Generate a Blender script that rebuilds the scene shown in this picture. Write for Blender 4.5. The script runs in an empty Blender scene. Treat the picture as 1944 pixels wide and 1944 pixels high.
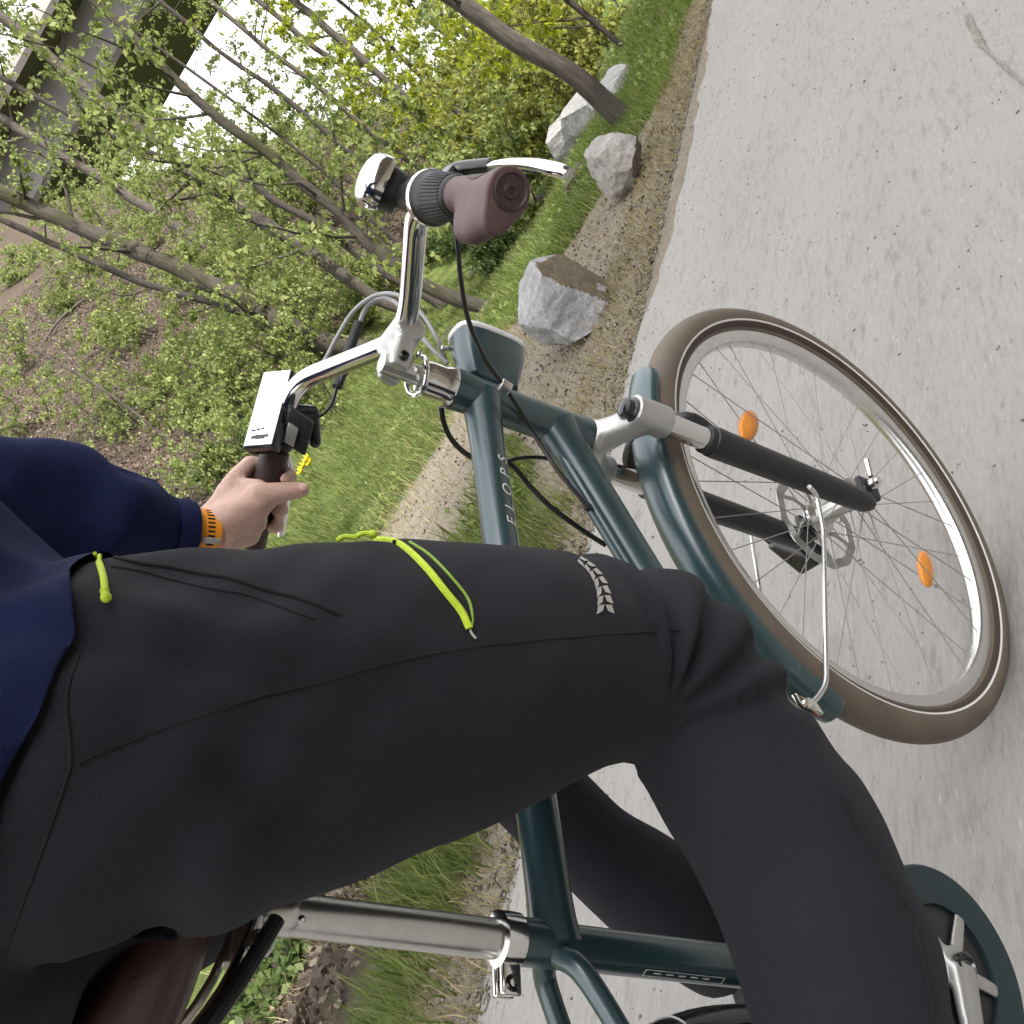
import bpy, math, random
import numpy as np
from mathutils import Vector, Matrix
from mathutils.bvhtree import BVHTree

rng = np.random.default_rng(7)
random.seed(7)
scene = bpy.context.scene
COL = scene.collection

# ------------------------------------------------------------------ camera
CAM = np.array([-1.14699, -0.72431, 1.11858])
ROT = np.array([[0.2119276, -0.54069261, -0.81408734],     # image right
                [-0.679991, 0.51671727, -0.52020717],      # image down
                [0.70192516, 0.66381832, -0.25815945]])    # view direction
FOC, HALF = 1911.304, 972.0
cam_data = bpy.data.cameras.new("camera")
cam = bpy.data.objects.new("camera", cam_data)
COL.objects.link(cam)
cam_data.sensor_fit = 'HORIZONTAL'
cam_data.angle = 2 * math.atan(HALF / FOC)
cam_data.clip_start = 0.02
cam_data.clip_end = 2000.0
M = Matrix.Identity(4)
for i in range(3):
    M[i][0], M[i][1], M[i][2], M[i][3] = ROT[0][i], -ROT[1][i], -ROT[2][i], CAM[i]
cam.matrix_world = M
scene.camera = cam

# ------------------------------------------------------------------ sky, sun, exposure
SUN_EL, SUN_AZ = math.radians(36), math.radians(-100)       # azimuth measured from +X (travel) to +Y (left)
world = bpy.data.worlds.new("World")
scene.world = world
world.use_nodes = True
wn, wl = world.node_tree.nodes, world.node_tree.links
wn.clear()
sky = wn.new("ShaderNodeTexSky")
sky.sky_type = 'NISHITA'
sky.sun_disc = False
sky.sun_elevation = SUN_EL
sky.sun_rotation = math.pi / 2 - SUN_AZ
sky.air_density = 1.0
sky.dust_density = 6.0
sky.ozone_density = 0.6
hsv = wn.new("ShaderNodeHueSaturation")
hsv.inputs['Saturation'].default_value = 0.22
bg = wn.new("ShaderNodeBackground")
bg.inputs['Strength'].default_value = 0.15
wo = wn.new("ShaderNodeOutputWorld")
wl.new(sky.outputs[0], hsv.inputs['Color'])
# thin bright overcast: the clear-sky gradient evened out by a uniform veil of cloud
veil = wn.new("ShaderNodeMix")
veil.data_type = 'RGBA'
veil.inputs[0].default_value = 0.5
veil.inputs[7].default_value = (9.6, 9.7, 10.0, 1)
wl.new(hsv.outputs[0], veil.inputs[6])
wl.new(veil.outputs[2], bg.inputs['Color'])
wl.new(bg.outputs[0], wo.inputs['Surface'])
sun_data = bpy.data.lights.new("sun", 'SUN')
sun_data.energy = 3.0
sun_data.angle = math.radians(1.5)
sun_data.color = (1.0, 0.95, 0.86)
sun = bpy.data.objects.new("sun", sun_data)
COL.objects.link(sun)
sd = Vector((math.cos(SUN_EL) * math.cos(SUN_AZ), math.cos(SUN_EL) * math.sin(SUN_AZ), math.sin(SUN_EL)))
sun.rotation_euler = sd.to_track_quat('Z', 'Y').to_euler()
scene.view_settings.view_transform = 'Standard'
scene.view_settings.look = 'None'
scene.view_settings.gamma = 1.0
scene.view_settings.use_curve_mapping = False
scene.view_settings.exposure = 1.3
scene.render.engine = 'CYCLES'
scene.cycles.use_denoising = True
scene.cycles.max_bounces = 5
scene.cycles.diffuse_bounces = 3
scene.cycles.transparent_max_bounces = 8

# ------------------------------------------------------------------ helpers
def V3(*a):
    return np.array(a, float)
def unit(v):
    v = np.asarray(v, float)
    return v / (np.linalg.norm(v) + 1e-12)
def ray(q):
    u = (np.asarray(q, float) - HALF) / FOC
    return ROT.T @ np.array([u[0], u[1], 1.0])
def at(x, y, depth):
    """point seen at photograph position (x, y) at that distance along the view axis"""
    return CAM + ray((x, y)) * depth
def at_dist(x, y, D):
    d = ray((x, y))
    return CAM + d * D / math.hypot(d[0], d[1])
def at_side(x, y, Y):
    d = ray((x, y))
    return CAM + d * (Y - CAM[1]) / d[1]
def sstep(a, b, x):
    t = np.clip((np.asarray(x, float) - a) / (b - a), 0, 1)
    return t * t * (3 - 2 * t)
def rodr(axis, ang):
    k = unit(axis)
    K = np.array([[0, -k[2], k[1]], [k[2], 0, -k[0]], [-k[1], k[0], 0]])
    return np.eye(3) + math.sin(ang) * K + (1 - math.cos(ang)) * K @ K

_perm = np.random.default_rng(3).random((64, 64, 64))
def vnoise(P, scale=1.0, seed=0):
    """smooth value noise in -1..1 at an array of points"""
    Q = np.asarray(P, float) * scale + seed * 17.31 + 1000.0
    i = np.floor(Q).astype(int)
    f = Q - i
    f = f * f * (3 - 2 * f)
    out = 0
    for dx in (0, 1):
        for dy in (0, 1):
            for dz in (0, 1):
                w = (f[:, 0] if dx else 1 - f[:, 0]) * (f[:, 1] if dy else 1 - f[:, 1]) * (f[:, 2] if dz else 1 - f[:, 2])
                out = out + w * _perm[(i[:, 0] + dx) % 64, (i[:, 1] + dy) % 64, (i[:, 2] + dz) % 64]
    return out * 2 - 1

class MB:
    """collects shapes for one mesh object"""
    def __init__(s):
        s.v, s.f, s.n = [], [], 0
    def add(s, V, F):
        V = np.asarray(V, float)
        s.v.append(V)
        s.f += [tuple(int(i) + s.n for i in f) for f in F]
        s.n += len(V)
        return s
    def tube(s, path, r, n=16, caps=True, closed=False, flat=None):
        """tube along a path; r scalar / list; flat = (normal, factor) squashes the section along normal"""
        P = np.asarray(path, float)
        m = len(P)
        R = np.ones(m) * r if np.isscalar(r) else np.asarray(r, float)
        T = np.zeros_like(P)
        for i in range(m):
            a, b = (P[i - 1], P[(i + 1) % m]) if closed else (P[max(i - 1, 0)], P[min(i + 1, m - 1)])
            T[i] = unit(b - a)
        ref = np.array([0, 0, 1.0]) if abs(T[0][2]) < .9 else np.array([1.0, 0, 0])
        nrm = unit(np.cross(np.cross(T[0], ref), T[0]))
        V = []
        a = np.linspace(0, 2 * np.pi, n, endpoint=False)
        for i in range(m):
            nrm = unit(nrm - T[i] * (nrm @ T[i]))
            b = np.cross(T[i], nrm)
            ring = (np.cos(a)[:, None] * nrm + np.sin(a)[:, None] * b) * R[i]
            if flat is not None:
                fn = unit(flat[0])
                ring = ring - np.outer(ring @ fn, fn) * (1 - flat[1])
            V.append(P[i] + ring)
        V = np.concatenate(V)
        F = []
        for i in range(m if closed else m - 1):
            j = (i + 1) % m
            for k in range(n):
                l = (k + 1) % n
                F.append((i * n + k, i * n + l, j * n + l, j * n + k))
        if caps and not closed:
            F.append(tuple(range(n - 1, -1, -1)))
            F.append(tuple((m - 1) * n + k for k in range(n)))
        return s.add(V, F)
    def lathe(s, profile, c, axis, n=32, closed=False):
        """profile list of (radius, height along axis)"""
        ax = unit(axis)
        ref = np.array([0, 0, 1.0]) if abs(ax[2]) < .9 else np.array([1.0, 0, 0])
        u = unit(np.cross(ax, ref)); w = np.cross(ax, u)
        a = np.linspace(0, 2 * np.pi, n, endpoint=False)
        V, F = [], []
        for (r, h) in profile:
            V.append(np.asarray(c) + ax * h + r * (np.cos(a)[:, None] * u + np.sin(a)[:, None] * w))
        V = np.concatenate(V)
        m = len(profile)
        for i in range(m if closed else m - 1):
            j = (i + 1) % m
            for k in range(n):
                l = (k + 1) % n
                F.append((i * n + k, i * n + l, j * n + l, j * n + k))
        if not closed:
            F.append(tuple(range(n - 1, -1, -1)))
            F.append(tuple((m - 1) * n + k for k in range(n)))
        return s.add(V, F)
    def box(s, c, ax, ay, az, bev=0.0):
        """box with half-axis vectors, bevelled by chamfer"""
        c, ax, ay, az = [np.asarray(t, float) for t in (c, ax, ay, az)]
        L = [np.linalg.norm(t) for t in (ax, ay, az)]
        U = [t / l for t, l in zip((ax, ay, az), L)]
        import bmesh
        bm = bmesh.new()
        bmesh.ops.create_cube(bm, size=2.0)
        for v in bm.verts:
            v.co = Vector((v.co.x * L[0], v.co.y * L[1], v.co.z * L[2]))
        if bev > 0:
            bmesh.ops.bevel(bm, geom=bm.edges[:], offset=bev, segments=3, affect='EDGES', profile=.5)
        V = np.array([v.co[:] for v in bm.verts]); V = c + V @ np.array(U)
        bm.verts.index_update()
        F = [[v.index for v in f.verts] for f in bm.faces]
        bm.free()
        return s.add(V, F)
    def ball(s, c, r, n=16, m=10, scale=None, axes=None):
        th = np.linspace(0, np.pi, m + 1)
        a = np.linspace(0, 2 * np.pi, n, endpoint=False)
        V = np.array([[math.sin(t) * math.cos(p), math.sin(t) * math.sin(p), math.cos(t)] for t in th for p in a])
        if scale is not None: V = V * np.asarray(scale)
        if axes is not None: V = V @ np.asarray(axes)
        F = []
        for i in range(m):
            for k in range(n):
                l = (k + 1) % n
                F.append((i * n + k, (i + 1) * n + k, (i + 1) * n + l, i * n + l))
        return s.add(np.asarray(c) + V * r, F)
    def capsule(s, a, b, ra, rb, n=14):
        a, b = np.asarray(a, float), np.asarray(b, float)
        d = unit(b - a)
        P, R = [], []
        for t in np.linspace(-np.pi / 2, 0, 5)[:-1]:
            P.append(a + d * math.sin(t) * ra); R.append(max(math.cos(t) * ra, 1e-4))
        P += [a, b]; R += [ra, rb]
        for t in np.linspace(0, np.pi / 2, 5)[1:]:
            P.append(b + d * math.sin(t) * rb); R.append(max(math.cos(t) * rb, 1e-4))
        return s.tube(P, R, n)
    def mesh(s, name):
        V = np.concatenate(s.v)
        me = bpy.data.meshes.new(name)
        me.from_pydata(V.tolist(), [], s.f)
        return me

def fast_mesh(name, V, quads=None, tris=None):
    """big meshes straight from numpy"""
    me = bpy.data.meshes.new(name)
    V = np.asarray(V, np.float32)
    me.vertices.add(len(V)); me.vertices.foreach_set("co", V.ravel())
    F = quads if quads is not None else tris
    k = F.shape[1]
    me.loops.add(F.size); me.loops.foreach_set("vertex_index", F.astype(np.int32).ravel())
    me.polygons.add(len(F))
    me.polygons.foreach_set("loop_start", np.arange(0, F.size, k, dtype=np.int32))
    me.update(calc_edges=True)
    return me

ROOTS = {}
def root(name, label, cat, loc=(0, 0, 0), group=None, kind=None):
    o = bpy.data.objects.new(name, None)
    COL.objects.link(o)
    o.location = loc
    o.empty_display_size = .1
    tag(o, label, cat, group, kind)
    o["_o"] = [float(t) for t in loc]
    return o
def tag(o, label=None, cat=None, group=None, kind=None):
    if label: o["label"] = label
    if cat: o["category"] = cat
    if group: o["group"] = group
    if kind: o["kind"] = kind
    return o
ORIGIN = {}
def origin_of(o):
    return ORIGIN.get(o.name, np.zeros(3)) if o is not None else np.zeros(3)
def link_mesh(name, me, mat, parent=None, smooth=True, sharp=35, org=None):
    """link a mesh whose vertices are in world space; its origin becomes its parent's (or org)"""
    O = origin_of(parent) if parent is not None else (np.zeros(3) if org is None else np.asarray(org, float))
    if np.any(O != 0):
        co = np.empty(len(me.vertices) * 3, np.float32); me.vertices.foreach_get("co", co)
        co = co.reshape(-1, 3) - O.astype(np.float32)
        me.vertices.foreach_set("co", co.ravel())
    if smooth:
        me.polygons.foreach_set("use_smooth", np.ones(len(me.polygons), bool))
        if sharp and sharp < 180: me.set_sharp_from_angle(angle=math.radians(sharp))
    me.update()
    if mat is not None: me.materials.append(mat)
    o = bpy.data.objects.new(name, me)
    COL.objects.link(o)
    ORIGIN[o.name] = O
    if parent is not None:
        o.parent = parent
    elif np.any(O != 0):
        o.location = O
    return o
def part(name, mb, mat, parent, smooth=True, sharp=35, org=None):
    return link_mesh(name, mb.mesh(name), mat, parent, smooth, sharp, org)
def thing(name, label, cat, loc, group=None):
    o = root(name, label, cat, loc, group)
    ORIGIN[o.name] = np.asarray(loc, float)
    del o["_o"]
    return o

def remeshed(mb, voxel, smooth_it=4, name="tmp"):
    """fuse overlapping shapes into one continuous surface"""
    me = mb.mesh(name)
    o = bpy.data.objects.new(name, me); COL.objects.link(o)
    m = o.modifiers.new("r", 'REMESH'); m.mode = 'VOXEL'; m.voxel_size = voxel
    if smooth_it:
        s = o.modifiers.new("s", 'SMOOTH'); s.factor = .5; s.iterations = smooth_it
    dg = bpy.context.evaluated_depsgraph_get()
    out = bpy.data.meshes.new_from_object(o.evaluated_get(dg))
    bpy.data.objects.remove(o); bpy.data.meshes.remove(me)
    out.name = name
    return out
def get_co(me):
    a = np.empty(len(me.vertices) * 3, np.float32); me.vertices.foreach_get("co", a)
    return a.reshape(-1, 3).astype(float)
def set_co(me, V):
    me.vertices.foreach_set("co", np.asarray(V, np.float32).ravel()); me.update()
def get_no(me):
    a = np.empty(len(me.vertices) * 3, np.float32); me.vertex_normals.foreach_get("vector", a)
    return a.reshape(-1, 3).astype(float)
def bezier(P, n=24):
    """smooth curve through points (Catmull-Rom)"""
    P = np.asarray(P, float)
    Q = np.concatenate([[2 * P[0] - P[1]], P, [2 * P[-1] - P[-2]]])
    out = []
    segs = len(P) - 1
    per = max(2, n // segs)
    for i in range(segs):
        p0, p1, p2, p3 = Q[i:i + 4]
        for t in np.linspace(0, 1, per, endpoint=False):
            out.append(.5 * ((2 * p1) + (-p0 + p2) * t + (2 * p0 - 5 * p1 + 4 * p2 - p3) * t * t + (-p0 + 3 * p1 - 3 * p2 + p3) * t ** 3))
    out.append(P[-1])
    return np.array(out)
def interp_r(R, n):
    R = np.asarray(R, float)
    return np.interp(np.linspace(0, 1, n), np.linspace(0, 1, len(R)), R)

# ------------------------------------------------------------------ materials
def new_mat(name):
    m = bpy.data.materials.new(name)
    m.use_nodes = True
    nt = m.node_tree
    return m, nt, nt.nodes, nt.links, nt.nodes["Principled BSDF"]
def mat(name, col, rough=.5, metal=0.0, coat=0.0, noise_amt=.12, noise_scale=30.0, bump=0.0, bump_scale=200.0, spec=None, sheen=0.0, stretch=None):
    m, nt, N, L, b = new_mat(name)
    tc = N.new("ShaderNodeTexCoord")
    src = tc.outputs['Object']
    if stretch is not None:
        mp = N.new("ShaderNodeMapping"); mp.inputs['Scale'].default_value = stretch
        L.new(src, mp.inputs['Vector']); src = mp.outputs[0]
    nz = N.new("ShaderNodeTexNoise"); nz.inputs['Scale'].default_value = noise_scale; nz.inputs['Detail'].default_value = 5
    L.new(src, nz.inputs['Vector'])
    rp = N.new("ShaderNodeValToRGB")
    c = np.array(col)
    rp.color_ramp.elements[0].position, rp.color_ramp.elements[1].position = .3, .7
    rp.color_ramp.elements[0].color = (*np.clip(c * (1 - noise_amt), 0, 1), 1)
    rp.color_ramp.elements[1].color = (*np.clip(c * (1 + noise_amt), 0, 1), 1)
    L.new(nz.outputs['Fac'], rp.inputs[0]); L.new(rp.outputs[0], b.inputs['Base Color'])
    rr = N.new("ShaderNodeMapRange"); rr.inputs['To Min'].default_value = rough * .85; rr.inputs['To Max'].default_value = min(1, rough * 1.15)
    L.new(nz.outputs['Fac'], rr.inputs['Value']); L.new(rr.outputs[0], b.inputs['Roughness'])
    b.inputs['Metallic'].default_value = metal
    b.inputs['Coat Weight'].default_value = coat
    b.inputs['Coat Roughness'].default_value = .12
    if spec is not None: b.inputs['Specular IOR Level'].default_value = spec
    if sheen: b.inputs['Sheen Weight'].default_value = sheen; b.inputs['Sheen Roughness'].default_value = .4
    if bump > 0:
        n2 = N.new("ShaderNodeTexNoise"); n2.inputs['Scale'].default_value = bump_scale; n2.inputs['Detail'].default_value = 6
        L.new(src, n2.inputs['Vector'])
        bp = N.new("ShaderNodeBump"); bp.inputs['Strength'].default_value = bump; bp.inputs['Distance'].default_value = .004
        L.new(n2.outputs['Fac'], bp.inputs['Height']); L.new(bp.outputs[0], b.inputs['Normal'])
    return m

MT = {}
MT['frame'] = mat("teal_paint", (.018, .052, .060), .42, .25, 1.0, .14, 14)
MT["frame"].node_tree.nodes["Principled BSDF"].inputs["Coat IOR"].default_value = 1.62
MT["frame"].node_tree.nodes["Principled BSDF"].inputs["Coat Roughness"].default_value = .24
MT['guard'] = mat("dark_teal_plastic", (.010, .028, .034), .55, 0, .1, .1, 14)
MT['chrome'] = mat("polished_alloy", (.78, .77, .74), .13, 1.0, 0, .03, 40)
MT['alloy'] = mat("brushed_alloy", (.62, .61, .58), .3, 1.0, 0, .06, 80)
MT['satin'] = mat("painted_silver", (.5, .5, .48), .38, .7, .1, .04, 30)
MT['rim'] = mat("rim_alloy", (.72, .71, .69), .26, 1.0, 0, .05, 60)
MT['black'] = mat("black_plastic", (.018, .018, .019), .42, 0, 0, .15, 60, .15, 300)
MT['gloss'] = mat("gloss_black", (.012, .012, .013), .18, 0, .4, .1, 60)
MT['rubber'] = mat("black_rubber", (.02, .02, .021), .6, 0, 0, .2, 80, .2, 400)
MT['tyre'] = mat("brown_tyre", (.132, .104, .078), .66, 0, 0, .14, 24, .25, 260)
MT['tyre_d'] = mat("tyre_bead_rubber", (.045, .03, .022), .55, 0, 0, .1, 40)
MT['stripe'] = mat("reflective_stripe", (.72, .7, .66), .35, 0, 0, .03, 60)
MT['grip'] = mat("brown_grip", (.105, .058, .055), .5, 0, 0, .1, 60, .2, 500)
MT['gripd'] = mat("dark_brown_grip", (.05, .026, .026), .5, 0, 0, .1, 60, .2, 500)
MT['saddle'] = mat("brown_saddle", (.075, .036, .029), .36, 0, .15, .12, 30, .15, 300)
MT['cable'] = mat("black_cable", (.014, .014, .015), .35, 0, .1, .1, 60)
MT['white'] = mat("white_lettering", (.72, .72, .7), .45, 0, 0, .03, 60)
MT['stay'] = mat("wire_stay", (.74, .74, .72), .28, .9, 0, .03, 60)
MT['disc'] = mat("brake_disc_steel", (.4, .4, .39), .32, 1.0, 0, .06, 90)
MT['spoke'] = mat("dull_spoke", (.30, .29, .28), .5, .3, 0, .05, 60)
m, nt, N, L, b = new_mat("orange_reflector")
b.inputs['Base Color'].default_value = (.9, .30, .008, 1); b.inputs['Roughness'].default_value = .22
b.inputs['Coat Weight'].default_value = .6
vx = N.new("ShaderNodeTexVoronoi"); vx.inputs['Scale'].default_value = 260
bp = N.new("ShaderNodeBump"); bp.inputs['Strength'].default_value = .5; bp.inputs['Distance'].default_value = .002
L.new(vx.outputs['Distance'], bp.inputs['Height']); L.new(bp.outputs[0], b.inputs['Normal'])
MT['reflector'] = m
MT['cable_g'] = mat("grey_cable", (.28, .28, .28), .35, 0, .2, .05, 60)
MT['lens'] = mat("headlight_rim", (.8, .8, .79), .3, 0, .3, .02, 40)
MT['screen'] = mat("display_sky_glare", (.80, .82, .84), .2, 0, .8, .02, 10)
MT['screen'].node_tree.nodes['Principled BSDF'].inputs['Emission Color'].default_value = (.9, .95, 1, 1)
MT['screen'].node_tree.nodes['Principled BSDF'].inputs['Emission Strength'].default_value = .35  # pale base and glow put the sky's reflection into the screen
# ------------------------------------------------------------------ bicycle
HA = math.radians(70.17)
UP = V3(-math.cos(HA), 0, math.sin(HA))          # steering axis, upward
FW = V3(math.sin(HA), 0, math.cos(HA))
AXLE = V3(0, 0, .35)
A0 = AXLE - .0421 * FW
STEER = rodr(UP, -.0346)
def st(v):
    return A0 + STEER @ (np.asarray(v, float) - A0)
def sv(v):
    return STEER @ np.asarray(v, float)
def onax(t):
    return A0 + UP * t
T_LOW, T_UP, T_NUT = .4662, .656, .694
LAT = sv((0, 1, 0)); SF = sv(FW)
SEAT = V3(-.811, 0, .732); SD = V3(-.2995, 0, .9541)
BB = V3(-.668, 0, .280)
REAR = V3(-1.125, 0, .35)
bike = thing("bicycle", "dark teal city bicycle with brown tyres ridden along the grey road", "bicycle", (-.55, 0, 0))
B = bike

# frame
mb = MB().lathe([(.0235, T_LOW), (.0245, T_LOW + .004), (.0228, T_LOW + .02), (.0222, T_LOW + .09), (.0228, T_UP - .03), (.0245, T_UP - .004), (.024, T_UP)], A0, UP, 40)
head_tube = part("head_tube", mb, MT['frame'], B)
TT0 = onax(T_UP - .040); TT1 = SEAT - SD * .050
# keep the joints welded: short fillet rings
mb = MB()
n = 30
P = [TT0 + (TT1 - TT0) * t for t in np.linspace(0.0, 1, n)]
Rr = [.0192 + .006 * math.exp(-t * (n - 1) / 1.3) + .004 * math.exp(-(1 - t) * (n - 1) / 1.0) for t in np.linspace(0, 1, n)]
top_tube = part("top_tube", mb.tube(P, Rr, 40), MT['frame'], B)
DT0 = onax(T_LOW + .045); DT1 = BB + V3(.01, 0, .01)
P = [DT0 + (DT1 - DT0) * t for t in np.linspace(0, 1, n)]
Rr = [.0225 + .006 * math.exp(-t * (n - 1) / 1.3) for t in np.linspace(0, 1, n)]
down_tube = part("down_tube", MB().tube(P, Rr, 40, flat=((0, 1, 0), .9)), MT['frame'], B)
# raised cable channel on the upper face of the down tube
dd = unit(DT1 - DT0); du = unit(np.cross(np.cross(dd, V3(0, 0, 1)), dd))
P = [DT0 + du * (.0175) + dd * s for s in np.linspace(.03, .46, 12)]
part("cable_channel", MB().tube(P, [.006] + [.010] * 10 + [.006], 14), MT['frame'], down_tube)
P = [BB + (SEAT - BB) * t for t in np.linspace(0, 1, 14)]
Rr = [.0185] * 12 + [.0192, .0192]
seat_tube = part("seat_tube", MB().tube(P, Rr, 40), MT['frame'], B)
lbl = MB()
sx = unit(np.cross(V3(0, -1, 0), SD))
sy = V3(0, -1, 0)
def on_seat(s, ang, r=.0188):
    return SEAT - SD * s + r * (math.cos(ang) * V3(0, -1, 0) + math.sin(ang) * sx)
for (s0, s1, a0, a1) in [(.135, .136, .85, 1.25), (.225, .226, .85, 1.25), (.135, .226, .85, .88), (.135, .226, 1.22, 1.25)]:
    # outlined data sticker as four thin strips
    lbl.add([on_seat(s0, a0), on_seat(s1, a0), on_seat(s1, a1), on_seat(s0, a1)], [(0, 1, 2, 3)])
for k in range(5):
    s0 = .145 + .014 * k
    lbl.add([on_seat(s0, .98), on_seat(s0 + .008, .98), on_seat(s0 + .008, 1.06), on_seat(s0, 1.06)], [(0, 1, 2, 3)])
part("data_sticker", lbl, MT['white'], seat_tube, smooth=False)
part("bottom_bracket", MB().lathe([(.024, -.042), (.026, -.04), (.026, .04), (.024, .042)], BB, (0, 1, 0), 32), MT['frame'], B)
for s in (-1, 1):
    P = bezier([SEAT - SD * .046 + V3(-.008, s * .010, 0), SEAT - SD * .058 + V3(-.035, s * .030, -.018), SEAT * .62 + REAR * .38 + V3(0, s * .048, -.035), REAR + V3(.0, s * .066, .012)], 24)
    part("seat_stay", MB().tube(P, interp_r([.0105, .0095, .0085, .0075], len(P)), 16), MT['frame'], B)
    P = bezier([BB + V3(-.02, s * .02, 0), BB + V3(-.10, s * .045, .005), REAR + V3(.12, s * .062, -.02), REAR + V3(0, s * .066, -.004)], 20)
    part("chain_stay", MB().tube(P, interp_r([.012, .011, .009, .008], len(P)), 16), MT['frame'], B)

# lettering on the top tube, wrapped round the tube: ELOPS
def wrap_text(txt, size, spacing, shear, origin, along, upv, outv, r, ang0, name, material, parent):
    along, outv = unit(along), unit(outv)
    upv = unit(upv)
    cu = bpy.data.curves.new(name, 'FONT'); cu.body = txt; cu.size = size; cu.space_character = spacing; cu.shear = shear
    o = bpy.data.objects.new(name, cu); COL.objects.link(o)
    me = bpy.data.meshes.new_from_object(o.evaluated_get(bpy.context.evaluated_depsgraph_get()))
    bpy.data.objects.remove(o)
    import bmesh
    bm = bmesh.new(); bm.from_mesh(me)
    bmesh.ops.triangulate(bm, faces=bm.faces[:])
    bmesh.ops.subdivide_edges(bm, edges=bm.edges[:], cuts=2, use_grid_fill=True)
    bm.to_mesh(me); bm.free()
    V = get_co(me)
    a = ang0 + V[:, 1] / r
    W = origin + np.outer(V[:, 0], along) + r * (np.cos(a)[:, None] * outv + np.sin(a)[:, None] * upv)
    set_co(me, W)
    return link_mesh(name, me, material, parent, False)
td = unit(TT0 - TT1)
tup = unit(np.cross(V3(0, -1, 0), td)); tup = tup if tup[2] > 0 else -tup
s_let = TT0 - td * .186
wrap_text("ELOPS", .0185, 2.05, .22, s_let, td, tup, V3(0, -1, 0), .01985, math.radians(-30), "lettering", MT['white'], top_tube)

# headset, quill stem
part("headset", MB().lathe([(.0232, T_UP + .0008), (.0238, T_UP + .004), (.0225, T_UP + .010), (.0205, T_UP + .016), (.0205, T_NUT - .006), (.0195, T_NUT)], A0, UP, 36), MT['chrome'], B)
# cable hanger ring on the headset with two hooked ends
ring_c = onax(T_NUT - .004)
mb = MB()
for sgn in (-1, 1):
    a = np.linspace(.2, 2.3, 12) * sgn
    P = [ring_c + .0225 * (math.cos(t) * -SF + math.sin(t) * LAT) + UP * (.004 + .004 * abs(t)) for t in a]
    mb.tube(P, .0032, 10)
    mb.ball(P[-1] + UP * .003, .0045, 10, 8)
part("cable_hanger", mb, MT['chrome'], B)
mb = MB().lathe([(.0115, T_NUT - .004), (.0115, T_NUT + .05)], A0, UP, 24)
part("quill_post", mb, MT['alloy'], B)
PV = onax(T_NUT + .034)                                    # pivot of the adjustable stem
ARm = V3(-.236, -.041, 1.041); ALm = V3(-.234, .037, 1.042)
CL = (ARm + ALm) / 2 + V3(-.006, 0, -.012)                 # middle of the bar clamp
mb = MB()
arm = unit(CL - PV)
for sgn in (-1, 1):
    P = bezier([PV - arm * .012 + LAT * sgn * .013, PV + LAT * sgn * .014 + arm * .004, PV + (CL - PV) * .55 + LAT * sgn * .016, CL + LAT * sgn * .018], 14)
    mb.tube(P, interp_r([.012, .0150, .0130, .0205], len(P)), 20, flat=(LAT, .48))
mb.capsule(PV + (CL - PV) * .45, CL, .010, .017)
mb.tube([CL - LAT * .026, CL + LAT * .026], .0190, 28)
me = remeshed(mb, .0018, 8, "stem")
stem = link_mesh("stem", me, MT['satin'], B, True, 180)
for sgn in (-1, 1):
    part("pivot_bolt", MB().lathe([(.0062, 0), (.0062, .0235), (.0052, .0248), (.003, .0246), (.0028, .022)], PV, LAT * sgn, 20), MT['gloss'], stem)

# handlebar
BR = V3(-.2405, -.162, 1.098); BL = V3(-.231, .157, 1.101)
CR = V3(-.347, -.284, 1.044); CLg = V3(-.335, .297, 1.046)
def roundpath(P, rad=.03, k=7):
    P = [np.asarray(p, float) for p in P]
    out = [P[0]]
    for i in range(1, len(P) - 1):
        a = P[i] + unit(P[i - 1] - P[i]) * min(rad, .45 * np.linalg.norm(P[i - 1] - P[i]))
        c = P[i] + unit(P[i + 1] - P[i]) * min(rad, .45 * np.linalg.norm(P[i + 1] - P[i]))
        for t in np.linspace(0, 1, k):
            out.append((1 - t) ** 2 * a + 2 * t * (1 - t) * P[i] + t * t * c)
    out.append(P[-1])
    return np.array(out)
bp_ = roundpath([CR, BR, ARm, CL, ALm, BL, CLg], .038, 9)
handlebar = part("handlebar", MB().tube(bp_, .0122, 28), MT['chrome'], B)

# right grip: rotary shifter, ergonomic brown grip with palm wing
gd = unit(CR - BR)
RING = BR + gd * .030
back = unit(V3(-.72, .0, -.25) - gd * (V3(-.72, .0, -.25) @ gd))
shifter = part("twist_shifter", MB().lathe([(.016, -.006), (.0262, -.004), (.0272, .002), (.0272, .008), (.0250, .011), (.0248, .016), (.0235, .019), (.0225, .028), (.0205, .046), (.0195, .058), (.018, .06)], RING, gd, 48), MT['black'], B)
part("shifter_ring", MB().lathe([(.0274, -.0015), (.0280, .0005), (.0280, .0055), (.0274, .0075)], RING, gd, 48), MT['chrome'], shifter)
ridge = MB()
gu = unit(np.cross(gd, V3(0, 0, 1))); gw = np.cross(gd, gu)
for k in range(40):
    a = k * 2 * math.pi / 40
    d = math.cos(a) * gu + math.sin(a) * gw
    ridge.tube([RING + gd * .021 + d * .0232, RING + gd * .054 + d * .0203], .0009, 6)
part("grip_ridge", ridge, MT['rubber'], shifter)
E0 = RING + gd * .058; E1 = CR + gd * .010
Lg = np.linalg.norm(E1 - E0)
side_ = np.cross(gd, back)
V, F = [], []
kg, mg_ = 56, 40
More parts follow.
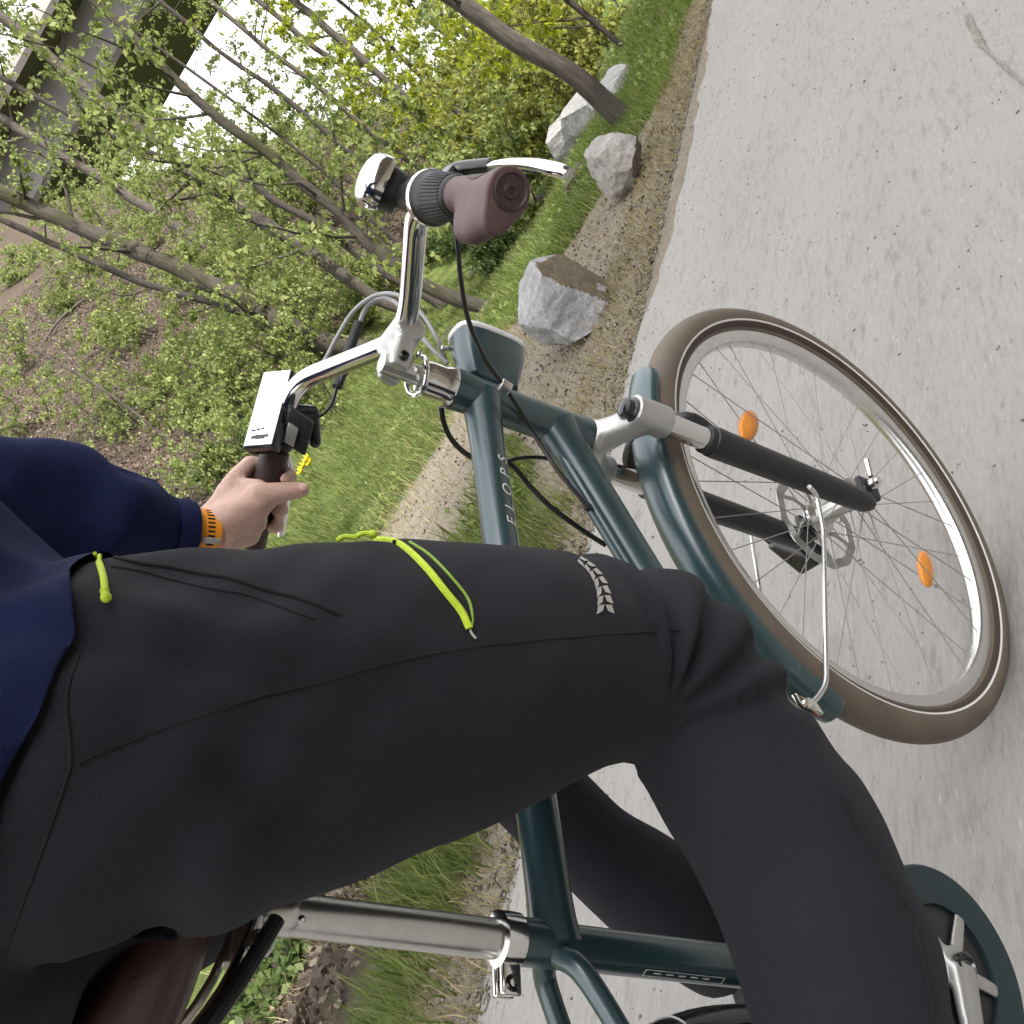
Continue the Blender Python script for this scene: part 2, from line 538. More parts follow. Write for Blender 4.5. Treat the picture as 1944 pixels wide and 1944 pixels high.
for i in range(mg_ + 3):
    t = min(i / mg_, 1.0)
    r0 = .0176 - .001 * math.sin(t * 3.1) + .0040 * float(sstep(.55, 1.0, t))
    ext = .0255 * float(sstep(.14, .50, t)) - .010 * float(sstep(.66, 1.0, t))
    sc, off = 1.0, 0.0
    if i == 0: sc = .93
    if i > mg_: sc, off = ((.965, .0016) if i == mg_ + 1 else (.90, .0024))
    for k in range(kg):
        a_ = 2 * math.pi * k / kg
        ph = (a_ + math.pi) % (2 * math.pi) - math.pi
        R_ = (r0 + ext * math.exp(-(ph / .50) ** 2) + .25 * ext * math.exp(-(ph / .95) ** 2)) * sc
        V.append(E0 + gd * (Lg * t + off) + R_ * (math.cos(a_) * back + math.sin(a_) * side_))
for i in range(mg_ + 2):
    for k in range(kg):
        l = (k + 1) % kg
        F.append((i * kg + k, i * kg + l, (i + 1) * kg + l, (i + 1) * kg + k))
F.append(tuple(range(kg))[::-1]); F.append(tuple((mg_ + 2) * kg + k for k in range(kg)))
me = MB().add(V, F).mesh("grip")
grip = link_mesh("grip", me, MT['grip'], B, True, 60)
grip["label"] = "brown ergonomic right grip with palm wing"
part("end_plug", MB().lathe([(.0172, .0), (.0172, .0042), (.0155, .0052), (.0140, .0034), (.0075, .0030), (.0066, .0046), (.004, .0048), (.0036, .003), (.0005, .003)], E1, gd, 32), MT['gripd'], grip)
# dark pad inlay on the grip: laid on the surface that faces forward and up
bvh = BVHTree.FromPolygons([tuple(v.co) for v in me.vertices], [tuple(p.vertices) for p in me.polygons])
Og = origin_of(grip)
padu = unit(np.cross(gd, back)); padu = padu if padu[2] > 0 else -padu
pv, pf = [], []
nu, nv = 12, 9
for i in range(nu):
    for j in range(nv):
        t = .30 + .52 * i / (nu - 1)
        w = (.55 + .45 * math.sin(math.pi * i / (nu - 1))) * 1.0
        a = -1.15 + (j / (nv - 1) - .5) * 1.7 * w
        d = unit(math.cos(a) * padu + math.sin(a) * back)
        o_ = E0 + gd * Lg * t
        h = bvh.ray_cast(Vector(o_ + d * .06 - Og), Vector(-d))
        pv.append((np.array(h[0]) + Og if h[0] is not None else o_ + d * .018) + d * .0006)
for i in range(nu - 1):
    for j in range(nv - 1):
        pf.append((i * nv + j, i * nv + j + 1, (i + 1) * nv + j + 1, (i + 1) * nv + j))
part("grip_pad", MB().add(pv, pf), MT['gripd'], grip)

# bell
bc = at(752, 366, 1.035)
bu = unit(V3(-.1, .10, 1))
mb = MB().lathe([(.006, -.006), (.0285, -.004), (.0302, .001), (.0300, .007), (.0285, .013), (.0245, .0185), (.017, .0225), (.008, .0245), (.0015, .025)], bc + bu * .0165, bu, 48)
bell = part("bell", mb, MT['chrome'], B)
part("bell_base", MB().lathe([(.016, -.022), (.0215, -.02), (.024, -.006), (.023, .0), (.012, .004)], bc + bu * .016, bu, 28), MT['black'], bell)
hb = bc + bu * .014
part("bell_striker", MB().tube([hb + V3(-.031, .006, -.006), hb + V3(-.036, .004, .001), hb + V3(-.036, .003, .010)], .0024, 10), MT['chrome'], bell)
part("bell_screw", MB().lathe([(.004, 0), (.005, .002), (.003, .004)], hb + V3(.030, .0, -.001), (1, 0, .2), 12), MT['chrome'], bell)
part("bell_clamp", MB().tube([bc - bu * .004, BR + gd * .006], [.014, .0165], 20), MT['black'], bell)

# right brake lever: black mount, polished blade
mb = MB()
m0 = at(872, 322, 1.045); m1 = at(930, 313, 1.03)
mb.tube(bezier([RING + V3(.012, 0, -.004), at(850, 335, 1.04), m0, m1], 14), interp_r([.013, .012, .010, .008], 13), 16, flat=(V3(0, 0, 1), .75))
lever = part("brake_lever", mb, MT['gloss'], B)
lp = bezier([at(925, 314, 1.03), at(960, 310, 1.02), at(1010, 312, 1.005), at(1055, 322, .99), at(1076, 330, .985)], 20)
fl = unit(V3(.35, -.25, .9))
part("lever_blade", MB().tube(lp, interp_r([.006, .0085, .0095, .010, .0085], len(lp)), 18, flat=(fl, .45)), MT['chrome'], lever)
lp2 = bezier([at(985, 322, 1.012), at(1015, 326, 1.0), at(1050, 329, .99)], 10)
part("lever_slot", MB().tube(lp2, interp_r([.001, .003, .001], len(lp2)), 10, flat=(fl, .8)), MT['gloss'], lever)

# left controls: clamp, brake mount, display, grip, lever
gl = unit(CLg - BL)
LG0 = BL + gl * .085
left_grip = part("grip", MB().lathe([(.0150, 0), (.0178, .003), (.0176, .03), (.0172, .08), (.0182, .125), (.0178, .130), (.006, .132)], LG0, gl, 32), MT['gripd'], B)
left_grip["label"] = "dark brown left grip held by the hand"
clamp = part("control_clamp", MB().lathe([(.0125, -.050), (.0175, -.048), (.0185, -.034), (.0165, -.032), (.0165, -.012), (.019, -.010), (.019, -.002), (.015, 0)], LG0, gl, 32), MT['black'], B)
mb = MB().box(LG0 - gl * .028 + V3(0, -.010, -.018), gl * .022, unit(np.cross(gl, V3(0, 0, 1))) * .013, V3(0, 0, .018), .004)
part("switch_box", mb, MT['black'], clamp)
part("switch_plate", MB().box(LG0 - gl * .022 + V3(-.012, -.0185, -.012), gl * .012, V3(.004, .003, .0), V3(0, 0, .007), .0015), MT['satin'], clamp)
part("clamp_screw", MB().lathe([(.004, 0), (.004, .004), (.002, .0045)], LG0 - gl * .004 + V3(-.01, -.008, .017), (0, 0, 1), 12), MT['chrome'], clamp)
# display: corners from the photograph on a plane above the bar
dc = [at(507, 697, 1.262), at(546, 716, 1.245), at(508, 851, 1.195), at(471, 836, 1.212)]
dcen = sum(dc) / 4
ax1 = unit((dc[0] + dc[1]) - (dc[2] + dc[3])); ax2 = unit((dc[1] + dc[2]) - (dc[0] + dc[3])); ax2 = unit(ax2 - ax1 * (ax1 @ ax2))
nrm = np.cross(ax1, ax2); nrm = nrm if nrm[2] > 0 else -nrm
h1 = np.linalg.norm(dc[0] - dc[3]) / 2; h2 = np.linalg.norm(dc[0] - dc[1]) / 2
h2 = max(h2, .0165)
display = part("display", MB().box(dcen - nrm * .0092, ax1 * (h1 + .003), ax2 * (h2 + .003), nrm * .0095, .004), MT['gloss'], B)
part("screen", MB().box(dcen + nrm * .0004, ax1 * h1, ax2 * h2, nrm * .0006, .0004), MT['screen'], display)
mb = MB()
for (a, c, w, hh) in [(-.80, -.42, .0022, .0028), (-.80, -.1, .0030, .0030), (-.80, .25, .0030, .0030), (-.78, .55, .002, .002), (-.62, -.55, .0012, .003), (-.6, -.2, .0014, .0022), (-.58, .1, .0012, .002)]:
    q = dcen + nrm * .0013 + ax1 * h1 * a + ax2 * h2 * c
    mb.box(q, ax1 * w, ax2 * hh, nrm * .0003)
part("screen_icon", mb, MT['gloss'], display, smooth=False)
part("display_bracket", MB().tube([dcen - nrm * .016 - ax1 * .01, BL + gl * .035], [.016, .0165], 18), MT['black'], display)
mb = MB()
q0 = LG0 - gl * .05
mb.capsule(q0 + V3(.0, 0, -.006), q0 + V3(.02, .0, -.028) - gl * .0, .012, .010)
mb.capsule(q0 + V3(.02, .0, -.028), LG0 - gl * .012 + V3(.026, -.004, -.040), .010, .008)
left_lever = part("brake_lever", mb, MT['gloss'], B)
lp = bezier([at(545, 868, 1.27), at(549, 900, 1.28), at(541, 960, 1.295), at(534, 1016, 1.31)], 14)
part("lever_blade", MB().tube(lp, interp_r([.006, .0085, .009, .007], len(lp)), 14, flat=(unit(V3(.3, .2, .9)), .5)), MT['chrome'], left_lever)

# suspension fork
LEG = .058
def leg_pt(side, t, fwd=0.0):
    return st(A0 + UP * t + FW * fwd + V3(0, side * LEG, 0))
mb = MB()
mb.lathe([(.0235, T_LOW - .022), (.0245, T_LOW - .003), (.0235, T_LOW - .001)], A0, UP, 28)
for s in (-1, 1):
    mb.tube(bezier([onax(T_LOW - .012), onax(T_LOW - .03) + LAT * s * .028 + SF * .004, leg_pt(s, T_LOW - .052, .012)], 10), interp_r([.023, .019, .0215], 11), 20)
    mb.tube([leg_pt(s, T_LOW - .082, .012), leg_pt(s, T_LOW - .028, .012)], [.0212, .0208], 28)
fork = link_mesh("fork", remeshed(mb, .0028, 6, "fork"), MT['satin'], B, True, 180)
fork["label"] = "silver crown of the suspension fork"
for s in (-1, 1):
    part("adjuster_knob", MB().lathe([(.0165, -.030), (.0165, -.026), (.0125, -.024), (.0125, -.016), (.009, -.014), (.003, -.0135)], leg_pt(s, T_LOW, .012) , UP, 20), MT['gloss'], fork)
    part("stanchion", MB().tube([leg_pt(s, .250, .012), leg_pt(s, T_LOW - .06, .012)], .0148, 28), MT['chrome'], fork)
    mb = MB()
    mb.lathe([(.0172, .312), (.0198, .310), (.0205, .300), (.0200, .288), (.0190, .20), (.0178, .10), (.0165, .045), (.0150, .018), (.010, .004)], leg_pt(s, 0, .012), UP, 32)
    mb.box(leg_pt(s, .0, .040), SF * .016, LAT * .005, UP * .020, .003)
    lowleg = part("fork_leg", mb, MT['black'], fork)
    part("wiper_seal", MB().lathe([(.0160, .3125), (.0185, .312), (.0185, .320), (.0160, .322)], leg_pt(s, 0, .012), UP, 28), MT['rubber'], fork)
mb = MB()
arch = bezier([leg_pt(-1, .295, .024), leg_pt(-1, .345, .036) , onax(.372) + SF * .040, leg_pt(1, .345, .036), leg_pt(1, .295, .024)], 20)
part("fork_brace", mb.tube(arch, .0085, 12), MT['black'], fork)
part("axle_nut", MB().lathe([(.009, 0), (.009, .008), (.006, .009), (.006, .014), (.002, .0145)], st(AXLE + V3(0, -LEG - .008, 0)), -LAT, 12), MT['chrome'], fork)
mb = MB().tube([st(AXLE + V3(.010, -LEG - .012, .006)), st(AXLE + V3(.036, -LEG - .014, .016))], [.004, .0048], 12)
part("release_lever", mb, MT['chrome'], fork)

# wheels
def wheel(center, xf, latv, name, parent, fr):
    """xf maps local (x, y, z) offsets to world offsets; latv lateral axis"""
    hub = MB().lathe([(.006, -.058), (.011, -.052), (.028, -.040), (.029, -.036), (.016, -.030), (.014, 0), (.016, .026), (.026, .031), (.026, .036), (.012, .042), (.006, .056)], center, latv, 36)
    hubo = part(name, hub, MT['alloy'], parent)
    RC, RT = .3340, .0243
    a = np.linspace(0, 2 * np.pi, 40, endpoint=False)
    def band(a0, a1, grow, k):
        return [(RC + (RT + grow) * math.cos(t), (RT + grow) * math.sin(t)) for t in np.linspace(a0, a1, k)]
    prof = band(-2.42, 2.42, 0, 36)
    prof = prof + [(.3125, .0150), (.3125, -.0150)]
    part("tyre", MB().lathe(prof, center, latv, 160, closed=True), MT['tyre'], hubo, True, 60)
    for s in (-1, 1):
        pr = band(s * 1.86, s * 1.98, .0005, 4)
        pr2 = band(s * 1.98, s * 1.86, -.0008, 4)
        part("reflective_stripe", MB().lathe(pr + pr2, center, latv, 160, closed=True), MT['stripe'], hubo, True, 60)
        pr = band(s * 2.02, s * 2.36, .0004, 6) + band(s * 2.36, s * 2.02, -.001, 6)
        part("tyre_bead", MB().lathe(pr, center, latv, 160, closed=True), MT['tyre_d'], hubo, True, 60)
    rimp = [(.3165, -.0135), (.3175, -.0122), (.3150, -.0105), (.3080, -.0095), (.3080, .0095), (.3150, .0105), (.3175, .0122), (.3165, .0135), (.3080, .0132), (.2995, .0118), (.2950, .0080), (.2935, 0), (.2950, -.0080), (.2995, -.0118), (.3080, -.0132)]
    part("rim", MB().lathe(rimp, center, latv, 160, closed=True), MT['rim'], hubo, True, 40)
    # spokes
    for k in range(36):
        th = 2 * math.pi * k / 36
        side = 1 if k % 2 else -1
        tw = (1 if (k // 2) % 2 else -1) * .85
        p0 = center + xf(V3(.025 * math.cos(th + tw), side * .034, .025 * math.sin(th + tw)))
        p1 = center + xf(V3(.296 * math.cos(th), side * .004, .296 * math.sin(th)))
        part("spoke", MB().tube([p0, p1], .0008, 6), MT['spoke'], hubo)
    return hubo
fw = wheel(st(AXLE), lambda v: STEER @ v, LAT, "front_wheel", B, True)
fw["label"] = "front wheel with brown tyre, silver rim and orange spoke reflectors"
rw = wheel(REAR, lambda v: v, V3(0, 1, 0), "rear_wheel", B, False)
C0 = st(AXLE)
def wl_pt(r, th, lat):
    return C0 + STEER @ V3(r * math.cos(th), lat, r * math.sin(th))
def wheel_angle(px, lat):
    """angle on the wheel of the spot seen at px"""
    P0 = C0 + LAT * lat
    nl = LAT
    d = ray(px); t = ((P0 - CAM) @ nl) / (d @ nl)
    w = STEER.T @ (CAM + d * t - C0)
    return math.atan2(w[2], w[0]), math.hypot(w[0], w[2])
for px in ((1757, 1080), (1421, 808)):
    th, rr_ = wheel_angle(px, -.004)
    rr_ = min(rr_, .262)
    mb = MB()
    c = wl_pt(rr_, th, -.004)
    er = STEER @ V3(math.cos(th), 0, math.sin(th)); et = STEER @ V3(-math.sin(th), 0, math.cos(th))
    mb.ball(c, 1.0, 20, 12, (.036, .0165, .0085), np.array([et, er, LAT]))
    part("spoke_reflector", mb, MT['reflector'], fw)
# brake disc on the left side with cut-outs
mb = MB()
dcx = C0 + LAT * .040
nseg = 60
for (r0, r1) in ((.066, .080),):
    V, F = [], []
    for k in range(nseg):
        a = 2 * math.pi * k / nseg
        wob = .0015 * math.cos(a * 12)
        for r in (r0 + wob, r1 + wob):
            for h in (-.001, .001):
                V.append(dcx + LAT * h + STEER @ V3(r * math.cos(a), 0, r * math.sin(a)))
    for k in range(nseg):
        i, j = 4 * k, 4 * ((k + 1) % nseg)
        F += [(i, i + 2, j + 2, j), (i + 1, j + 1, j + 3, i + 3), (i, j, j + 1, i + 1), (i + 2, i + 3, j + 3, j + 2)]
    mb.add(V, F)
for k in range(6):
    a = 2 * math.pi * k / 6
    p0 = dcx + STEER @ V3(.022 * math.cos(a), 0, .022 * math.sin(a)); p1 = dcx + STEER @ V3(.067 * math.cos(a + .5), 0, .067 * math.sin(a + .5))
    mb.tube([p0, (p0 + p1) / 2 + STEER @ V3(.004, 0, .004), p1], .0042, 8, flat=(LAT, .3))
mb.lathe([(.026, -.0015), (.026, .0015)], dcx, LAT, 24)
part("brake_disc", mb, MT['disc'], fw)
# caliper
cal = at(1512, 1046, 1.545)
mb = MB()
a1 = unit(at(1545, 1075, 1.54) - at(1490, 1030, 1.55))
mb.box(cal, a1 * .034, unit(np.cross(a1, LAT)) * .017, LAT * .020, .006)
mb.capsule(cal - a1 * .03 + LAT * .012, cal - a1 * .045 + LAT * .014, .010, .008)
mb.capsule(cal + a1 * .0 - LAT * .02, cal + a1 * .02 - LAT * .024, .011, .011)
caliper = part("brake_caliper", mb, MT['gloss'], B)
for k in (-1, 1):
    part("caliper_bolt", MB().lathe([(.0055, 0), (.0055, .008), (.002, .0085)], cal + a1 * .018 * k - LAT * .020, -LAT, 12), MT['alloy'], caliper)

# front mudguard, stays
def guard(center, xf, latv, R, th0, th1, name, matl, parent, n=60, wid=.027):
    prof = [(R - .012, -wid), (R - .003, -wid * .86), (R + .003, -wid * .5), (R + .005, 0), (R + .003, wid * .5), (R - .003, wid * .86), (R - .012, wid)]
    inner = [(r - .0022, l) for r, l in prof[::-1]]
    pr = prof + inner
    V, F = [], []
    k = len(pr)
    ths = np.linspace(th0, th1, n)
    for i, th in enumerate(ths):
        sc = 1.0
        e = min(i, n - 1 - i)
        if e < 3: sc = (.80, .93, .98)[e]
        for r, l in pr:
            V.append(center + xf(V3(r * math.cos(th), l * sc, r * math.sin(th))))
    for i in range(n - 1):
        for j in range(k):
            l = (j + 1) % k
            F.append((i * k + j, i * k + l, (i + 1) * k + l, (i + 1) * k + j))
    F.append(tuple(range(k))); F.append(tuple((n - 1) * k + j for j in range(k))[::-1])
    return part(name, MB().add(V, F), matl, parent, True, 50)
th_end, r_end = wheel_angle((1590, 1362), -.01)
if th_end < 0: th_end += 2 * math.pi
fg = guard(C0, lambda v: STEER @ v, LAT, .373, math.radians(93), th_end, "front_mudguard", MT['frame'], B)
fg["label"] = "teal front mudguard behind the fork"
th_s, _ = wheel_angle((1532, 1330), -.01)
stp = bezier([wl_pt(.373, th_s, -.024), at(1560, 1322, 1.33), at(1572, 1295, 1.345)], 8)
pts = [(1535, 1338, -.031), (1553, 1325, -.037), (1569, 1298, -.042), (1567, 1180, -.047), (1564, 1010, -.054), (1550, 938, -.062), (1536, 924, -.070)]
part("mudguard_stay", MB().tube(roundpath([at_side(*p) for p in pts], .012, 6), .0032, 10), MT['stay'], fg)
part("mudguard_stay", MB().tube(bezier([at(1418, 1013, 1.53), at(1424, 1012, 1.53), at(1426, 1020, 1.525), at(1432, 1060, 1.49), at(1443, 1122, 1.44)], 16), .0027, 10), MT['stay'], fg)
q = at_side(1533, 1338, -.033)
part("stay_bracket", MB().box(q, unit(at(1560, 1350, 1.28) - at(1515, 1330, 1.28)) * .014, V3(0, .004, 0), V3(.005, 0, .006), .002), MT['chrome'], fg)
part("stay_bolt", MB().lathe([(.0055, 0), (.0055, .006), (.002, .0065)], q + V3(-.004, -.004, .006), (-.2, -1, .2), 12), MT['chrome'], fg)
part("mudguard_rivet", MB().ball(at(1195, 845, 1.34), .0032, 10, 8), MT['chrome'], fg)
# rear mudguard: only its front end shows by the seat tube
rg = guard(REAR, lambda v: v, V3(0, 1, 0), .378, math.radians(-5), math.radians(190), "rear_mudguard", MT['gloss'], B, 80, .028)
th = math.atan2(.575 - .35, -.80 + 1.125)
part("mudguard_line", MB().tube([REAR + V3(.3835 * math.cos(th), l, .3835 * math.sin(th)) - V3(math.cos(th), 0, math.sin(th)) * (abs(l) / .024) ** 2.4 * .008 for l in np.linspace(-.026, .026, 9)], .0009, 6), MT['white'], rg)

# headlight: round-ended pod in front of the head tube with a pale rim
hl0 = at(950, 722, 1.20); hl1 = at(1020, 770, 1.255)
hx = unit(hl1 - hl0)                                       # runs down along the lamp's height
hf = unit(V3(1, -.02, .05) - hx * (V3(1, -.02, .05) @ hx)); hs = np.cross(hx, hf)
hc = onax(T_UP - .055) + FW * .078
hx = -UP; hf = SF; hs = LAT
def stadium(hw, hh, n=28):
    out = []
    for k in range(n):
        a = 2 * math.pi * k / n
        x, y = math.cos(a), math.sin(a)
        out.append((hw * np.sign(x) * abs(x) ** .62, hh * np.sign(y) * abs(y) ** .62))
    return out
def pod(sections):
    V, F = [], []
    for (off, hw, hh) in sections:
        for (x, y) in stadium(hw, hh): V.append(hc + hf * off + hs * x + hx * y)
    n_ = 28
    for i in range(len(sections) - 1):
        for k in range(n_):
            l = (k + 1) % n_
            F.append((i * n_ + k, i * n_ + l, (i + 1) * n_ + l, (i + 1) * n_ + k))
    F.append(tuple(range(n_))[::-1]); F.append(tuple((len(sections) - 1) * n_ + k for k in range(n_)))
    return MB().add(V, F)
headlight = part("headlight", pod([(-.056, .012, .020), (-.05, .020, .034), (-.01, .0245, .045), (.012, .0255, .047)]), MT['frame'], B, True, 50)
part("headlight_rim", pod([(.012, .0256, .0472), (.0135, .0272, .0488), (.019, .0272, .0488), (.021, .0255, .047), (.0205, .0225, .044)]), MT['lens'], headlight, True, 50)
part("headlight_bracket", MB().tube([hc - hf * .05, onax(T_UP - .055) + FW * .015], .012, 16), MT['frame'], headlight)

# seat post, collar, saddle
part("seat_post", MB().tube([SEAT - SD * .02, SEAT + SD * .188], .0158, 36), MT['alloy'], B)
mb = MB().lathe([(.0195, -.010), (.0222, -.009), (.0225, 0), (.0222, .009), (.0180, .010)], SEAT, SD, 36)
rear_dir = unit(V3(-1, 0, -.31)); rear_dir = unit(rear_dir - SD * (rear_dir @ SD))
for s in (-1, 1):
    mb.box(SEAT + rear_dir * .030 + V3(0, s * .0055, 0), rear_dir * .013, V3(0, .0035, 0), SD * .0088, .002)
collar = part("seat_collar", mb, MT['chrome'], B)
part("collar_bolt", MB().lathe([(.0068, -.010), (.0068, .0), (.0055, .0015), (.003, .001), (.0028, -.002)], SEAT + rear_dir * .034 + V3(0, -.0095, 0), (0, -1, 0), 18), MT['gloss'], collar)
ST = SEAT + SD * .188
mb = MB()
mb.capsule(ST + SD * .002, ST + SD * .022, .0172, .014)
mb.capsule(ST + SD * .018 + V3(-.03, 0, 0), ST + SD * .03 + V3(.02, 0, .0), .013, .012)
mb.capsule(ST + SD * .022 + V3(-.028, -.024, -.004), ST + SD * .022 + V3(-.028, .024, -.004), .010, .010)
part("seat_clamp", mb, MT['alloy'], B)
part("post_mark", MB().ball(SEAT + SD * .180 + V3(-.006, -.0146, 0), .003, 10, 8, (1, .4, 1)), MT['chrome'], B)
# saddle: padded top with a brown side skirt
xs = np.linspace(0, 1, 26)
V, F = [], []
S0 = V3(-.700, 0, .992); S1 = V3(-1.03, 0, 1.002)
ka = 22
for x in xs:
    c = S0 + (S1 - S0) * x
    w = .017 + .024 * sstep(0, .45, x) + .050 * sstep(.42, .85, x)
    if x > .92: w *= math.sqrt(max(0, 1 - ((x - .92) / .085) ** 2)) * .75 + .25
    if x < .06: w *= .55 + .45 * (x / .06)
    hgt = .045 + .018 * sstep(.4, .9, x)
    zt = c[2] + .010 * math.sin(x * 3) + .012 * sstep(.6, 1, x)
    for k in range(ka):
        a = 2 * math.pi * k / ka
        cx, cz = math.cos(a), math.sin(a)
        yy = w * np.sign(cx) * abs(cx) ** .75
        zz = (.5 * .03 * cz if cz > 0 else hgt * .9 * -abs(cz) ** .8)
        V.append((c[0], yy * (1.0 if cz > -.3 else .93), zt + zz))
for i in range(len(xs) - 1):
    for k in range(ka):
        l = (k + 1) % ka
        F.append((i * ka + k, i * ka + l, (i + 1) * ka + l, (i + 1) * ka + k))
F.append(tuple(range(ka))); F.append(tuple((len(xs) - 1) * ka + k for k in range(ka))[::-1])
saddle = part("saddle", MB().add(V, F), MT['saddle'], B, True, 60)
for s in (-1, 1):
    P = bezier([V3(-.74, s * .010, .958), V3(-.80, s * .02, .945), V3(-.92, s * .022, .938), V3(-1.0, s * .035, .962)], 16)
    part("saddle_rail", MB().tube(P, .0036, 10), MT['chrome'], saddle)
P = bezier([V3(-.885, -.03, .925), V3(-.93, -.038, .935), V3(-.98, -.05, .95), V3(-1.02, -.03, .955)], 14)
part("saddle_base", MB().tube(P, .006, 10), MT['black'], saddle)

# cranks, chain guard, pedals
cg = BB + V3(0, -.066, 0)
nrm_y = V3(0, -1, 0)
ring_p = [(.062, -.004), (.094, -.004), (.1005, -.001), (.1015, .004), (.099, .008), (.080, .009), (.062, .007)]
guardo = part("chain_guard", MB().lathe(ring_p, cg, nrm_y, 72, closed=True), MT['guard'], B)
part("chainring", MB().lathe([(.0, -.003), (.064, -.003), (.072, -.001), (.072, .001), (.064, .003), (.0, .003)], cg, nrm_y, 48), MT['black'], guardo)
mb = MB()
for k in range(5):
    a = math.radians(72 * k + 20 + 180)
    d = V3(math.cos(a), 0, math.sin(a))
    mb.tube([cg + nrm_y * .008, cg + nrm_y * .007 + d * .062], [.0105, .0075], 12, flat=(nrm_y, .4))
crank = link_mesh("crankset", remeshed(mb.lathe([(.020, .002), (.021, .012), (.019, .016)], cg, nrm_y, 28).tube([cg + nrm_y * .016, cg + nrm_y * .020 + V3(-.06, 0, -.002), cg + nrm_y * .022 + V3(-.17, 0, -.006)], [.018, .014, .0135], 20, flat=(nrm_y, .55)), .0025, 4, "crankset"), MT['satin'], B, True, 180)
part("crank_bolt", MB().lathe([(.0128, .012), (.0128, .0235), (.0105, .0245), (.0085, .022), (.006, .0225), (.0045, .0245), (.0015, .0245)], cg, nrm_y, 28), MT['gloss'], crank)
lc = BB + V3(0, .060, 0)
part("left_crank", MB().lathe([(.018, 0), (.019, .012), (.016, .016)], lc, (0, 1, 0), 24).tube([lc + V3(0, .012, 0), lc + V3(.06, .017, .002), lc + V3(.17, .020, .006)], [.016, .0135, .013], 20, flat=(nrm_y, .6)), MT['satin'], B)
PEDR = BB + V3(-.17, -.140, -.006); PEDL = BB + V3(.17, .135, .006)
for pc in (PEDR, PEDL):
    mb = MB()
    for s in (-1, 1): mb.box(pc + V3(s * .036, 0, 0), V3(.006, 0, 0), V3(0, .045, 0), V3(0, 0, .012), .003)
    for s in (-1, 0, 1): mb.box(pc + V3(0, s * .038, 0), V3(.031, 0, 0), V3(0, .005, 0), V3(0, 0, .0105), .002)
    mb.tube([pc + V3(0, -.05, 0), pc + V3(0, .05, 0)], .007, 12)
    part("pedal", mb, MT['black'], B)
mb = MB()
P = [V3(BB[0] + .0, -.060, BB[2] + .072), V3(REAR[0] + .03, -.058, REAR[2] + .04), V3(REAR[0] - .04, -.058, REAR[2]), V3(REAR[0] + .02, -.058, REAR[2] - .04), V3(BB[0], -.060, BB[2] - .072), V3(BB[0] + .072, -.060, BB[2])]
part("chain", mb.tube(P, .004, 8, closed=True), MT['disc'], B)
part("sprocket", MB().lathe([(.012, -.004), (.042, -.003), (.044, 0), (.042, .003), (.012, .004)], REAR + V3(0, -.054, 0), (0, 1, 0), 32), MT['disc'], B)

# cables
def cable(pts, r, name="cable", material=None, n=40):
    P = bezier(pts, n)
    return part(name, MB().tube(P, r, 10), material or MT['cable'], B)
cable([at(838, 392, 1.0), at(856, 415, 1.0), at(866, 444, 1.003), at(870, 480, 1.015), at(876, 540, 1.04), at(890, 610, 1.075), at(920, 680, 1.11), at(957, 732, 1.128), at(985, 775, 1.150), at(1010, 818, 1.168), at(1058, 892, 1.16), at(1117, 964, 1.155)], .0027)
part("cable_clip", MB().box(at(959, 735, 1.128), V3(.006, 0, 0), V3(0, .006, 0), V3(0, 0, .007), .002), MT['alloy'], B)
part("cable_port", MB().ball(at(1116, 963, 1.158), .0055, 12, 8), MT['rubber'], B)
cable([at(838, 772, 1.16), at(842, 800, 1.17), at(858, 835, 1.185), at(892, 866, 1.20), at(940, 880, 1.21), at(972, 884, 1.205), at(1005, 922, 1.20), at(1045, 962, 1.195), at(1085, 992, 1.20), at(1120, 1016, 1.215), at(1150, 1035, 1.22)], .0033)
cable([at(962, 876, 1.205), at(985, 870, 1.205), at(1016, 868, 1.22), at(1045, 872, 1.235), at(1075, 885, 1.245)], .0026)
cable([at(572, 720, 1.27), at(612, 690, 1.29), at(640, 640, 1.30), at(672, 590, 1.30), at(715, 560, 1.28), at(760, 562, 1.25), at(800, 595, 1.23), at(828, 640, 1.22), at(838, 668, 1.22)], .0028, "cable", MT['cable_g'])
cable([at(680, 620, 1.30), at(695, 585, 1.30), at(722, 568, 1.29), at(752, 575, 1.26), at(790, 625, 1.23), at(822, 664, 1.21), at(850, 690, 1.20)], .0028, "cable", MT['cable_g'])
part("cable_sleeve", MB().tube(bezier([at(640, 735, 1.27), at(662, 668, 1.29), at(682, 612, 1.30)], 12), .0068, 14), MT['rubber'], B)
cable([at(580, 780, 1.255), at(605, 790, 1.26), at(628, 770, 1.265), at(640, 735, 1.27)], .0022)
cable([at(640, 735, 1.27), at(645, 728, 1.27), at(662, 690, 1.28)], .0045)
cable([at(800, 600, 1.23), at(822, 628, 1.225), at(834, 655, 1.22), at(842, 672, 1.215), at(848, 690, 1.20)], .0026)
hook = at(838, 660, 1.205)
part("cable_hook", MB().tube(bezier([hook + V3(0, 0, .0), hook + V3(.01, 0, -.016), hook + V3(.008, .004, -.028)], 8), .0028, 8), MT['chrome'], B)
